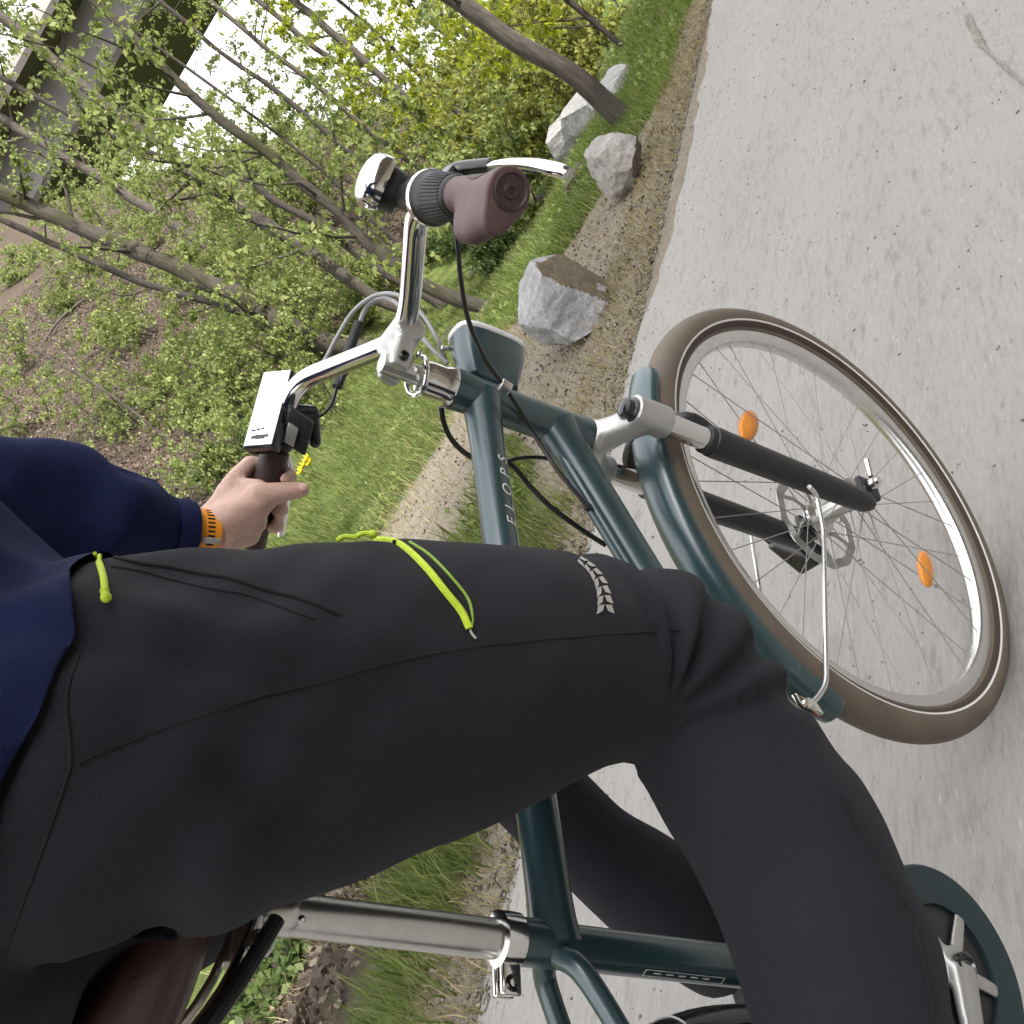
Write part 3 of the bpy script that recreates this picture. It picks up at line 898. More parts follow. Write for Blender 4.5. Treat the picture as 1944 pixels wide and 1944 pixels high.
# ------------------------------------------------------------------ rider
MT['skin'] = mat("skin", (.56, .36, .29), .5, 0, 0, .14, 45, .3, 260)
MT['pants'] = mat("charcoal_softshell", (.0190, .0184, .0240), .88, 0, 0, .16, 320, .4, 1000, .2, .03)
MT['pants2'] = mat("charcoal_panel", (.0245, .0235, .028), .84, 0, 0, .10, 90, .22, 900, .2, .08)
MT['jacket'] = mat("navy_jacket", (.0120, .0165, .058), .75, 0, 0, .14, 50, .3, 700, .08, .0)
MT['seam'] = mat("dark_seam", (.005, .005, .006), .95, 0, 0, .1, 90)
MT['lime'] = mat("lime_zip", (.52, .68, .03), .6, 0, 0, .10, 300, .3, 1200)
MT['lime_d'] = mat("lime_piping", (.26, .40, .04), .6, 0, 0, .1, 300)
MT['orange'] = mat("orange_strap", (.85, .31, .012), .5, 0, 0, .06, 80)
MT['print'] = mat("grey_print", (.42, .40, .37), .6, 0, 0, .08, 200)
MT['shoe'] = mat("black_shoe", (.012, .012, .016), .6, 0, 0, .2, 60, .2, 300)
MT['sole'] = mat("orange_sole", (.55, .12, .03), .6, 0, 0, .1, 60)
MT['hair'] = mat("brown_hair", (.05, .03, .018), .6, 0, 0, .3, 120, .4, 300, None, 0, (1, 1, .15))
MT['eye'] = mat("eye_white", (.75, .74, .72), .2, 0, .5, .02, 40)
person = thing("person", "rider in navy jacket and charcoal trousers holding the left grip", "person", (-.95, 0, 0))

def station(a, b, Y):
    """leg section whose outline runs through two photograph points, centred at sideways position Y"""
    a, b = np.array(a, float), np.array(b, float)
    c = at_side(*(a + b) / 2, Y)
    dep = ROT[2] @ (c - CAM)
    return c, np.linalg.norm(a - b) / 2 * dep / FOC * 1.02
ST_R = [station((70, 1160), (120, 1850), -.130), station((205, 1070), (270, 1800), -.137), station((340, 1056), (420, 1742), -.143), station((480, 1046), (560, 1690), -.145), station((590, 1033), (680, 1645), -.145), station((700, 1026), (810, 1596), -.147), station((830, 1027), (925, 1545), -.148),
        station((960, 1034), (1030, 1492), -.149), station((1090, 1053), (1110, 1452), -.150), station((1225, 1080), (1165, 1428), -.150), station((1345, 1118), (1185, 1425), -.150),
        station((1425, 1212), (1196, 1430), -.150), station((1500, 1312), (1230, 1490), -.150), station((1590, 1440), (1277, 1575), -.150), station((1668, 1552), (1325, 1658), -.150),
        station((1722, 1685), (1372, 1770), -.150), station((1765, 1810), (1418, 1880), -.149), station((1795, 1940), (1460, 1995), -.148)]
HIPR = V3(-.945, -.100, 1.095); HIPL = V3(-.935, .115, 1.085)
ANKR = V3(-.925, -.150, .395)
PR = [p for p, r in ST_R]; RR = [r for p, r in ST_R]
PR = [HIPR] + PR
RR = [.095] + RR
tail = [PR[-1] + (ANKR - PR[-1]) * t for t in (.35, .7, 1.0)]
PR += tail; RR += [RR[-1] * .95, RR[-1] * .88, RR[-1] * .80]
# left leg: knee up in front, foot on the forward pedal
KNL = at_side(880, 1345, .13); ANKL = at_side(1262, 1706, .13)
PL = bezier([HIPL, HIPL + (KNL - HIPL) * .35 + V3(0, 0, .02), HIPL + (KNL - HIPL) * .72 + V3(0, 0, .02), KNL, at_side(1000, 1482, .13), at_side(1122, 1604, .13), ANKL, at_side(1390, 1790, .13)], 36)
RL = interp_r([.100, .108, .094, .066, .052, .052, .062, .060], len(PL))
def pants_mb():
    mb = MB()
    # right leg through dense resampled stations
    P = bezier(PR, 6 * (len(PR) - 1)); R = np.interp(np.linspace(0, 1, len(P)), np.linspace(0, 1, len(RR)), RR)
    mb.tube(P, R, 40)
    mb.tube(PL, RL, 36)
    mb.capsule(V3(-.955, -.06, 1.12), V3(-.955, .06, 1.12), .105, .105, 28)
    mb.capsule(V3(-.955, -.05, 1.16), V3(-.955, .05, 1.16), .092, .092, 28)
    for s in (-1, 1):
        mb.ball(V3(-1.01, s * .07, 1.115), .100, 24, 16, (1, 1, .9))
    return mb
pm = remeshed(pants_mb(), .0062, 10, "trousers")
V = get_co(pm); Nn = get_no(pm)
def folds(V, Nn, Q, side, amp):
    """cloth folds fanning out from behind the bent knee"""
    dx, dz = V[:, 0] - Q[0], V[:, 2] - Q[2]
    rad = np.hypot(dx, dz); ang = np.arctan2(dz, dx)
    warp = vnoise(V, 9, 2) * .16 + vnoise(V, 22, 5) * .05
    a = ang + warp + .9 * (rad - .1)
    w = sstep(.015, .06, rad) * (1 - sstep(.16, .24, rad)) * sstep(-1.25, -.75, ang) * (1 - sstep(.42, .95, ang)) * (np.abs(V[:, 1] - side) < .12)
    s = np.sin(a * 15.0)
    ridge = np.sign(s) * np.abs(s) ** .7
    return Nn * (amp * w * (ridge - .2) * (.45 + .75 * np.abs(vnoise(V, 12, 9))))[:, None]
Q_R = at_side(1196, 1428, -.15)
V = V + folds(V, Nn, Q_R, -.15, .0088)
V = V + folds(V, Nn, KNL + V3(-.06, 0, -.03), .13, .004)
# soft drape: long low wrinkles on the shins and at the hip crease, weave-scale unevenness everywhere
shin = sstep(.68, .60, V[:, 2])
V = V + Nn * (shin * .0045 * vnoise(V * np.array([1.0, 1.0, .55]), 16, 4))[:, None]
hipw = sstep(-.74, -.84, V[:, 0]) * sstep(.92, 1.0, V[:, 2])
V = V + Nn * (hipw * .003 * np.sin((V[:, 0] * .8 + V[:, 2] * .5 + .05 * vnoise(V, 10, 1)) * 95))[:, None]
V = V + Nn * (.0017 * vnoise(V, 26, 7) + .0045 * vnoise(V, 7, 8))[:, None]
# pull wrinkles running from the crotch out over the thigh
pw = sstep(-.66, -.74, V[:, 0]) * sstep(.93, 1.0, V[:, 2]) + .5 * sstep(-.60, -.70, V[:, 0]) * sstep(-.08, -.13, V[:, 1])
pq = V[:, 0] * .35 + V[:, 2] * 1.0 + .5 * V[:, 1] + .03 * vnoise(V, 8, 21)
V = V + Nn * (np.clip(pw, 0, 1) * .0026 * np.sin(pq * 120) * (.2 + .8 * np.clip(vnoise(V, 6, 22), 0, 1)))[:, None]
set_co(pm, V)
trousers = link_mesh("trousers", pm, MT['pants'], person, True, 180)
trousers["label"] = "charcoal softshell trousers with lime zip across the right thigh"
Ot = origin_of(trousers)
tb = BVHTree.FromPolygons([tuple(np.array(v.co) + Ot) for v in pm.vertices], [tuple(p.vertices) for p in pm.polygons])
def on_cloth(q, lift=.0, tree=None):
    d = ray(q)
    h = (tree or tb).ray_cast(Vector(CAM), Vector(unit(d)))
    if h[0] is None: return None
    return np.array(h[0]) + np.array(h[1]) * lift
def cloth_line(pts, r, name, material, lift=0.0, n=60, flat=None, parent=None, tree=None):
    q = bezier(np.array([(x, y, 0) for x, y in pts], float), n)[:, :2]
    P = [on_cloth(t, lift, tree) for t in q]
    P = [p for p in P if p is not None]
    # drop stray hits on another surface
    K = [P[0]]
    for p in P[1:]:
        if np.linalg.norm(p - K[-1]) < .06: K.append(p)
    K = np.array(K)
    if len(K) > 6:
        for _ in range(2): K[1:-1] = (K[:-2] + 2 * K[1:-1] + K[2:]) / 4
    return part(name, MB().tube(K, r, 8), material, parent or trousers)
cloth_line([(150, 1452), (163, 1442), (235, 1413), (326, 1377), (417, 1348), (507, 1319), (598, 1300), (745, 1257), (890, 1230), (1035, 1214), (1198, 1201), (1290, 1196)], .0009, "side_seam", MT['seam'], .0)
cloth_line([(150, 1240), (127, 1322), (134, 1440), (120, 1496), (87, 1594), (47, 1703), (6, 1815)], .0010, "yoke_seam", MT['seam'])
cloth_line([(212, 1058), (269, 1071), (323, 1078), (380, 1090), (437, 1099), (505, 1121), (572, 1138), (645, 1168)], .0014, "pocket_zip", MT['seam'], .0003)
cloth_line([(212, 1076), (269, 1085), (323, 1100), (400, 1118), (470, 1130), (540, 1155), (600, 1176)], .0009, "pocket_stitching", MT['seam'])
cloth_line([(1591, 1512), (1640, 1590), (1690, 1670), (1730, 1740), (1755, 1830), (1772, 1935)], .0018, "shin_seam", MT['seam'], .0)
cloth_line([(714, 1026), (756, 1033), (803, 1073), (846, 1126), (875, 1162), (890, 1194)], .0027, "lime_zip", MT['lime'], .0004)
cloth_line([(778, 1030), (817, 1056), (861, 1102), (889, 1140), (896, 1176), (891, 1194)], .0011, "lime_piping", MT['lime_d'], .0004)
cloth_line([(745, 1032), (770, 1036), (812, 1068), (855, 1120), (882, 1156), (889, 1180)], .0021, "zip_tape", MT['seam'], .0006)
cloth_line([(892, 1196), (896, 1205), (903, 1212)], .0009, "bartack", MT['print'], .0003, 8)
# lime pull cords
def cord(pts, r, n=24):
    P = bezier(pts, n)
    mb = MB().tube(P, r, 8)
    return mb
P0 = on_cloth((700, 1040), .004); dep = ROT[2] @ (P0 - CAM) + .015
pts = [at(x, y, dep) for x, y in [(640, 1026), (655, 1018), (672, 1020), (690, 1012), (708, 1014)]]
part("zip_pull", cord(pts, .0018, 14).ball(pts[-1], .003, 10, 8), MT['lime'], trousers)
# pale printed mark above the knee: two rows of slanted wing strokes
axis = bezier(np.array([(1098, 1062, 0), (1121, 1080, 0), (1138, 1106, 0), (1146, 1136, 0), (1148, 1166, 0)], float), 28)[:, :2]
mb = MB()
def cloth_poly(poly):
    P = [on_cloth(q, .0009) for q in poly]
    if all(p is not None for p in P): mb.add(P, [tuple(range(len(P)))])
m_ = len(axis)
for i in range(0, m_ - 3, 4):
    a, bq = axis[i], axis[min(i + 3, m_ - 1)]
    d = unit(bq - a); nn = np.array([-d[1], d[0]])
    w = 8 + 11.0 * i / m_
    for s in (-1, 1):
        o_ = nn * s
        cloth_poly([a + o_ * 1.0, a + o_ * w * .75 + d * 1, bq + o_ * w + d * 5, bq + o_ * (w * .30) - d * 1.0])
part("printed_mark", mb, MT['print'], trousers, smooth=False)

# ---- jacket
WR = at(392, 1012, 1.200)                                  # left wrist
ELB = at(120, 985, 1.105); SHL = V3(-.735, .200, 1.455)
SHR = V3(-.760, -.200, 1.455); ELR = V3(-.985, -.470, 1.330); WRR = V3(-1.215, -.700, 1.150)
mb = MB()
spine = [(V3(-.950, 0, 1.120), .230, .200), (V3(-.948, 0, 1.140), .232, .202), (V3(-.925, 0, 1.19), .216, .188), (V3(-.890, 0, 1.27), .192, .150), (V3(-.845, 0, 1.36), .195, .130), (V3(-.805, 0, 1.45), .175, .115), (V3(-.785, 0, 1.50), .10, .085)]
pts = bezier([s[0] for s in spine], 36)
wa = interp_r([s[1] for s in spine], len(pts)); wb = interp_r([s[2] for s in spine], len(pts))
V, F = [], []
ka = 44
for c, a_, b_ in zip(pts, wa, wb):
    for k in range(ka):
        t = 2 * math.pi * k / ka
        V.append(c + V3(b_ * math.cos(t), a_ * math.sin(t), 0))
for i in range(len(pts) - 1):
    for k in range(ka):
        l = (k + 1) % ka
        F.append((i * ka + k, i * ka + l, (i + 1) * ka + l, (i + 1) * ka + k))
F.append(tuple(range(ka))[::-1]); F.append(tuple((len(pts) - 1) * ka + k for k in range(ka)))
mb.add(V, F)
def sleeve(sh, el, wr, r):
    P = bezier([sh + (0, 0, -.01), sh + (el - sh) * .5, el, el + (wr - el) * .5, wr - unit(wr - el) * .030], 24)
    mb.tube(P, interp_r(r, len(P)), 28)
mb.ball(SHL + V3(0, -.03, -.02), .085, 20, 14); mb.ball(SHR + V3(0, .03, -.02), .085, 20, 14)
sleeve(SHL, ELB, WR, [.078, .074, .068, .052, .036])
sleeve(SHR, ELR, WRR, [.078, .070, .060, .050, .040])
jm = remeshed(mb, .0065, 8, "jacket")
V = get_co(jm); Nn = get_no(jm)
# sleeve folds: rings bunching toward the cuff and at the elbow; torso folds sweeping from armpit to hem
def seg_param(V, a, b):
    d = b - a
    return ((V - a) @ d) / (d @ d), np.linalg.norm((V - a) - np.outer(np.clip(((V - a) @ d) / (d @ d), 0, 1), d), axis=1)
for (a, b) in ((ELB, WR), (ELR, WRR)):
    t, dist = seg_param(V, a, b)
    w = (dist < .085) * sstep(-.1, .2, t) * sstep(1.1, .9, t)
    V = V + Nn * (w * (.0030 * np.sin(t * 34 + 3.4 * vnoise(V, 9, 3)) * sstep(.45, .95, t) + .0085 * vnoise(V * np.array([1.8, 1.8, .7]), 12, 6) + .0022 * vnoise(V, 30, 16)))[:, None]
for (a, b) in ((SHL, ELB), (SHR, ELR)):
    t, dist = seg_param(V, a, b)
    w = (dist < .11) * sstep(-.05, .2, t) * sstep(1.25, 1.0, t)
    V = V + Nn * (w * (.012 * np.sin(t * 7.0 + V[:, 1] * 38 + 2.6 * vnoise(V, 6, 3)) + .006 * vnoise(V, 13, 6) + .002 * vnoise(V, 30, 16)))[:, None]
tor = (np.abs(V[:, 1]) < .26) * sstep(1.46, 1.36, V[:, 2])
V = V + Nn * (tor * (.010 * sstep(1.14, 1.22, V[:, 2]) * np.sin((V[:, 2] * .9 + V[:, 1] * .55 + .06 * vnoise(V, 5, 2)) * 44) * sstep(1.40, 1.15, V[:, 2]) + .005 * vnoise(V, 9, 5)))[:, None]
# sharp creases where the loose cloth bunches
rid = 1 - 2.2 * np.abs(vnoise(V * np.array([1.0, 1.5, .8]) + .05 * vnoise(V, 9, 40)[:, None], 8.5, 41))
rid2 = 1 - 2.2 * np.abs(vnoise(V * np.array([1.3, .8, 1.2]), 15, 43))
V = V + Nn * (.0075 * rid + .003 * rid2)[:, None] * sstep(1.12, 1.18, V[:, 2])[:, None]
# the hem lies on the trousers, never inside them
ed_ = np.empty(len(jm.edges) * 2, np.int32); jm.edges.foreach_get("vertices", ed_); ed_ = ed_.reshape(-1, 2)
low = (V[:, 2] < 1.27) & (np.abs(V[:, 1]) < .26)
cnt = np.zeros(len(V)); np.add.at(cnt, ed_[:, 0], 1); np.add.at(cnt, ed_[:, 1], 1)
for _ in range(3):
    for i in np.nonzero(low & (V[:, 2] > 1.085))[0]:
        loc, nor, _f, dist = tb.find_nearest(Vector(V[i]))
        if loc is None or loc[2] < 1.075: continue
        sdist = (V[i] - np.array(loc)) @ np.array(nor)
        if sdist < .005 and dist < .09: V[i] = np.array(loc) + np.array(nor) * .005
    S = np.zeros_like(V); np.add.at(S, ed_[:, 0], V[ed_[:, 1]]); np.add.at(S, ed_[:, 1], V[ed_[:, 0]])
    S = S / np.maximum(cnt, 1)[:, None]
    V[low] = V[low] * .45 + S[low] * .55
set_co(jm, V)
jacket = link_mesh("jacket", jm, MT['jacket'], person, True, 180)
jacket["label"] = "navy blue jacket with loose sleeves"
jb = BVHTree.FromPolygons([tuple(np.array(v.co) + origin_of(jacket)) for v in jm.vertices], [tuple(p.vertices) for p in jm.polygons])
cand = [p for p in (on_cloth((196, 1100), .006), on_cloth((196, 1100), .006, jb)) if p is not None]
P0 = min(cand, key=lambda p: ROT[2] @ (p - CAM)) if cand else at(196, 1100, .64)
dep = ROT[2] @ (P0 - CAM)
pts = [(lambda c_: min(c_, key=lambda p: ROT[2] @ (p - CAM)) if c_ else at(x, y, dep - .004))([p for p in (on_cloth((x, y), .005), on_cloth((x, y), .005, jb)) if p is not None]) for x, y in [(184, 1066), (186, 1060), (192, 1060), (194, 1070), (190, 1084), (193, 1100), (198, 1118), (203, 1134), (206, 1146)]]
mb = cord(pts[:5], .0011).tube(bezier(pts[4:], 14), .0019, 10)
mb.ball(pts[-1], .0029, 10, 8); mb.ball(pts[-2], .0025, 10, 8)
part("zip_pull", mb, MT['lime'], trousers)

cuffc = WR - unit(WR - ELB) * .030
part("cuff", MB().tube([cuffc - unit(WR - ELB) * .012, cuffc, cuffc + unit(WR - ELB) * .012], [.037, .0385, .0355], 28), MT['jacket'], jacket)

# ---- body: head, neck, trunk core, arms, hands and feet in one surface
mb = MB()
HEAD = V3(-.745, 0, 1.725)
mb.capsule(V3(-.94, 0, 1.16), V3(-.86, 0, 1.32), .08, .10, 20)
mb.capsule(V3(-.80, -.12, 1.43), V3(-.80, .12, 1.43), .065, .065, 16)
mb.capsule(V3(-.79, 0, 1.45), V3(-.765, 0, 1.63), .062, .056, 20)
mb.ball(HEAD + V3(-.012, 0, .012), 1.0, 28, 20, (.098, .076, .108))
mb.ball(HEAD + V3(.028, 0, -.045), 1.0, 24, 16, (.066, .058, .072))
mb.capsule(HEAD + V3(.088, 0, -.002), HEAD + V3(.108, 0, -.032), .010, .014)              # nose
mb.capsule(HEAD + V3(.080, -.018, -.066), HEAD + V3(.080, .018, -.066), .011, .011)       # mouth
mb.ball(HEAD + V3(.066, 0, -.098), .024, 14, 10)                                         # chin
for s in (-1, 1):
    mb.ball(HEAD + V3(-.010, s * .078, -.012), 1.0, 12, 10, (.018, .009, .031))          # ears
    mb.ball(HEAD + V3(.074, s * .034, .022), .018, 12, 8)                                # brow
for sh, el, wr in ((SHL, ELB, WR), (SHR, ELR, WRR)):
    mb.capsule(sh, el, .040, .032); mb.capsule(el, wr, .032, .0255)
# left hand on the grip
Wp = at(400, 1010, 1.205)
mb.capsule(WR, at(418, 1002, 1.212), .0262, .0262)
mb.capsule(at(400, 990, 1.215), at(420, 975, 1.225), .021, .021)
KN = [at(439, 917, 1.232), at(434, 944, 1.250), at(432, 972, 1.262), at(434, 998, 1.272)]
for k, K in enumerate(KN):
    mb.capsule(at(404 + k, 984 + 10 * k, 1.215 + .006 * k), K, .0165, .0120)
axl = lambda s: LG0 + gl * s                              # grip axis
for k, K in enumerate(KN):
    s_ = .030 + .0215 * k
    c = axl(s_)
    # circle round the grip, starting at the top behind and running forward, down and back under it
    f0 = unit(np.cross(gl, V3(0, 0, 1))); f0 = f0 if f0[0] > 0 else -f0
    u0 = unit(np.cross(f0, gl)); u0 = u0 if u0[2] > 0 else -u0
    R0 = .0178 + .0088
    ang = [110, 60, 5, -50, -100, -130]
    pts_ = [c + (math.cos(math.radians(a)) * f0 + math.sin(math.radians(a)) * u0) * R0 * (1.15 if a > 40 else 1.0) for a in ang]
    rad_ = [.0112, .0106, .0100, .0094, .0088, .0080]
    mb.capsule(K, pts_[1], .0118, rad_[1])
    for i in range(1, len(pts_) - 1): mb.capsule(pts_[i], pts_[i + 1], rad_[i], rad_[i + 1])
# palm heel, thenar and thumb
mb.capsule(at(424, 990, 1.206), at(492, 953, 1.216), .0235, .0195)
mb.capsule(at(425, 1018, 1.208), at(470, 1012, 1.228), .0215, .0170)
mb.capsule(at(440, 985, 1.212), at(478, 990, 1.222), .0235, .0190)
mb.capsule(at(430, 965, 1.222), at(470, 945, 1.226), .0200, .0160)
mb.capsule(at(486, 942, 1.212), at(537, 934, 1.220), .0162, .0128)
mb.capsule(at(537, 934, 1.220), at(572, 930, 1.228), .0126, .0100)
mb.capsule(at(450, 925, 1.235), at(490, 928, 1.226), .0120, .0125)
# right hand beside the camera: palm and five curled fingers
RH = WRR; rdir = unit(WRR - ELR); rside = unit(np.cross(rdir, V3(0, 0, 1))); rup = np.cross(rside, rdir)
mb.capsule(RH, RH + rdir * .03, .026, .028)
for k in range(4):
    o_ = rup * (.030 - .020 * k)
    a_ = RH + rdir * .03 + o_ * .6; b_ = RH + rdir * .085 + o_
    mb.capsule(a_, b_, .016, .0125)
    c_ = b_ + rdir * .022 - rside * .028; d_ = c_ - rside * .018 - rdir * .026
    mb.capsule(b_, c_, .0105, .0095); mb.capsule(c_, d_, .0095, .008)
a_ = RH + rdir * .03 + rup * .026; b_ = a_ + rdir * .035 + rup * .028 - rside * .012; c_ = b_ + rdir * .028 - rside * .020
mb.capsule(a_, b_, .017, .0125); mb.capsule(b_, c_, .012, .009)
# legs inside the trousers, feet
mb.tube(PR[2:-1], [r * .66 for r in RR[2:-1]], 20)
mb.capsule(PR[-2], ANKR + V3(-.012, 0, -.06), .04, .034)
mb.tube(PL[1:-1], RL[1:-1] * .7, 20); mb.capsule(PL[-3], ANKL + V3(-.010, 0, -.07), .044, .036)
for an in (ANKR + V3(-.012, 0, -.06), ANKL + V3(-.010, 0, -.07)):
    mb.capsule(an, an + V3(.10, 0, -.05), .034, .026)
bm_ = remeshed(mb, .0040, 3, "body")
V = get_co(bm_); Nn = get_no(bm_)
V = V + Nn * (.0006 * vnoise(V, 90, 3))[:, None]
set_co(bm_, V)
body = link_mesh("body", bm_, MT['skin'], person, True, 180)
# thumb nail and eyes, hair
part("thumb_nail", MB().ball(at(577, 925, 1.219), 1.0, 12, 8, (.0062, .0030, .0052), np.array([unit(at(585, 923, 1.22) - at(565, 928, 1.22)), -ROT[2], unit(np.cross(at(585, 923, 1.22) - at(565, 928, 1.22), ROT[2]))])), MT['skin'], body)
for s in (-1, 1):
    part("eye", MB().ball(HEAD + V3(.076, s * .032, .006), .0125, 14, 10), MT['eye'], body)
    part("pupil", MB().ball(HEAD + V3(.0855, s * .032, .006), .005, 10, 8), MT['gloss'], body)
mb = MB().ball(HEAD + V3(-.022, 0, .030), 1.0, 32, 22, (.106, .084, .108)).ball(HEAD + V3(-.055, 0, -.02), 1.0, 24, 16, (.072, .076, .085))
hm = mb.mesh("hair"); V = get_co(hm); V = V + unit(np.ones(3)) * 0
V = V + (V - HEAD) * (.05 * vnoise(V * np.array([1, 1, .4]), 60, 2))[:, None]
set_co(hm, V)
link_mesh("hair", hm, MT['hair'], person, True, 180)
# shoes
for an, nm in ((ANKR, 'R'), (ANKL, 'L')):
    ped = PEDR if nm == 'R' else PEDL
    heel = V3(an[0] - (.09 if nm == 'R' else .045), an[1], ped[2] + (.075 if nm == 'R' else .03)); toe = V3(ped[0] + (.02 if nm == 'R' else .085), an[1], ped[2] + .035)
    mb = MB()
    d = unit(toe - heel); Ls = np.linalg.norm(toe - heel)
    for t0, t1, r0, r1 in [(0, .35, .034, .040), (.35, .7, .040, .046), (.7, 1.0, .046, .034)]:
        mb.capsule(heel + d * Ls * t0 + V3(0, 0, .02), heel + d * Ls * t1 + V3(0, 0, .014), r0, r1, 20)
    mb.capsule(heel + V3(.03, 0, .04), an + V3(-.006, 0, -.045), .040, .040, 20)
    me_ = remeshed(mb, .005, 6, "shoe")
    V = get_co(me_); zmin = np.interp(V[:, 0], [heel[0], toe[0]], [heel[2], toe[2]]) - .012
    V[:, 2] = np.maximum(V[:, 2], zmin)
    set_co(me_, V)
    sh = link_mesh("shoe", me_, MT['shoe'], person, True, 180)
    mb = MB()
    P = [heel + d * Ls * t + V3(0, 0, -.016) for t in np.linspace(-.08, 1.06, 12)]
    mb.tube(P, interp_r([.026, .036, .038, .040, .045, .046, .034], 12), 20, flat=(V3(0, 0, 1), .2))
    part("sole", mb, MT['sole'], sh)
# watch strap with holes and keeper loop
wd = unit(WR - ELB)
wc = WR - unit(WR - ELB) * .004
u_ = unit(np.cross(wd, V3(0, 0, 1))); w_ = np.cross(wd, u_)
prof = [(.0278, -.0128), (.0290, -.0125), (.0290, .0125), (.0278, .0128)]
strap = part("watch_strap", MB().lathe(prof, wc, wd, 56), MT['orange'], person)
bvs = BVHTree.FromPolygons([tuple(np.array(v.co) + origin_of(strap)) for v in strap.data.vertices], [tuple(p.vertices) for p in strap.data.polygons])
tow = unit(CAM - wc); tow = unit(tow - wd * (tow @ wd)); oth = np.cross(wd, tow)
mbh, mbk = MB(), MB()
for k in range(-7, 8):
    a = k * .185 + .1
    d = math.cos(a) * tow + math.sin(a) * oth
    tg = -math.sin(a) * tow + math.cos(a) * oth
    if k == 1:
        mbk.box(wc + d * .0300, wd * .0112, tg * .0036, d * .0014, .0008)
    else:
        mbh.box(wc + d * .0290, wd * .0042, tg * .0011, d * .0003)
part("strap_hole", mbh, MT['seam'], strap, smooth=False)
part("strap_keeper", mbk, MT['print'], strap)
face_d = -tow
part("watch_case", MB().lathe([(.014, 0), (.021, .002), (.021, .009), (.018, .011), (.002, .011)], wc + face_d * .0275, face_d, 32), MT['gloss'], strap)
# ------------------------------------------------------------------ terrain
def edge_y(x):
    return np.interp(x, [-40, 0.6, 1.6, 2.6, 3.6, 5.2, 6.2, 8.0, 40], [2.45, 2.45, 3.0, 4.2, 4.9, 5.0, 3.3, 2.9, 3.4])
def hgt(x, y, fine=True):
    x, y = np.asarray(x, float), np.asarray(y, float)
    ye = edge_y(x)
    z = -.50 * sstep(0, 1.7, y - ye) - .35 * sstep(6, 14, x) * sstep(0, 3, y - ye)
    fall = 1 - .86 * sstep(17, 33, x - .6 * y)
    hill = .56 * np.maximum(0, y - 8.6) * fall
    hill = np.where(hill > 0, np.sqrt(hill ** 2 + .04) - .2, 0)
    z = z + hill
    z = z + .10 * sstep(-2.4, -3.4, y) + 14.5 * sstep(0, 1, np.clip((-y - 3.0) / 13.5, 0, 1) * .5) * 2.0 * 1.0     # unseen steep bank on the right, added to shade road and bicycle
    P = np.stack([x, y, 0 * x], -1).reshape(-1, 3)
    rough = (sstep(1.5, 2.6, y) + sstep(-2.4, -3.2, y)).reshape(-1)
    n1 = (vnoise(P, .35, 1) * .18 * sstep(2.5, 6, y.reshape(-1)) + vnoise(P, 1.3, 2) * .05 * rough + vnoise(P, 4.5, 3) * .018 * rough)
    return z + n1.reshape(x.shape) - .0083
def ground_hit(px, lift=0.0):
    """where the sight line through px meets the terrain"""
    d = ray(px); d = d / math.hypot(d[0], d[1])
    D = np.concatenate([np.arange(1.5, 30, .02), np.arange(30, 120, .1)])
    P = CAM + np.outer(D, d)
    below = P[:, 2] < hgt(P[:, 0], P[:, 1])
    if not below.any(): return None, None
    i = int(np.argmax(below))
    p = P[i].copy(); p[2] = float(hgt(np.array([p[0]]), np.array([p[1]]))[0])
    return p, D[i]
def hz(x, y):
    return float(hgt(np.array([x]), np.array([y]))[0])
xs = np.concatenate([np.linspace(-300, -20, 15), np.linspace(-18, -2, 24), np.arange(-1.8, 9, .06), np.arange(9, 25, .16), np.arange(25, 70, .6), np.linspace(72, 400, 20)])
ys = np.concatenate([np.linspace(-300, -20, 12), np.linspace(-18, -2.4, 40), np.linspace(-2.3, 1.2, 8), np.arange(1.3, 9.5, .06), np.arange(9.5, 25, .16), np.arange(25, 60, .6), np.linspace(62, 300, 16)])
X, Y = np.meshgrid(xs, ys, indexing='ij')
Z = hgt(X, Y)
Z = np.where((Y < 1.5) & (Y > -2.4), Z - .005, Z)
nx, ny = X.shape
idx = np.arange(nx * ny).reshape(nx, ny)
Q = np.stack([idx[:-1, :-1], idx[1:, :-1], idx[1:, 1:], idx[:-1, 1:]], -1).reshape(-1, 4)
gm = fast_mesh("ground", np.stack([X, Y, Z], -1).reshape(-1, 3), quads=Q)
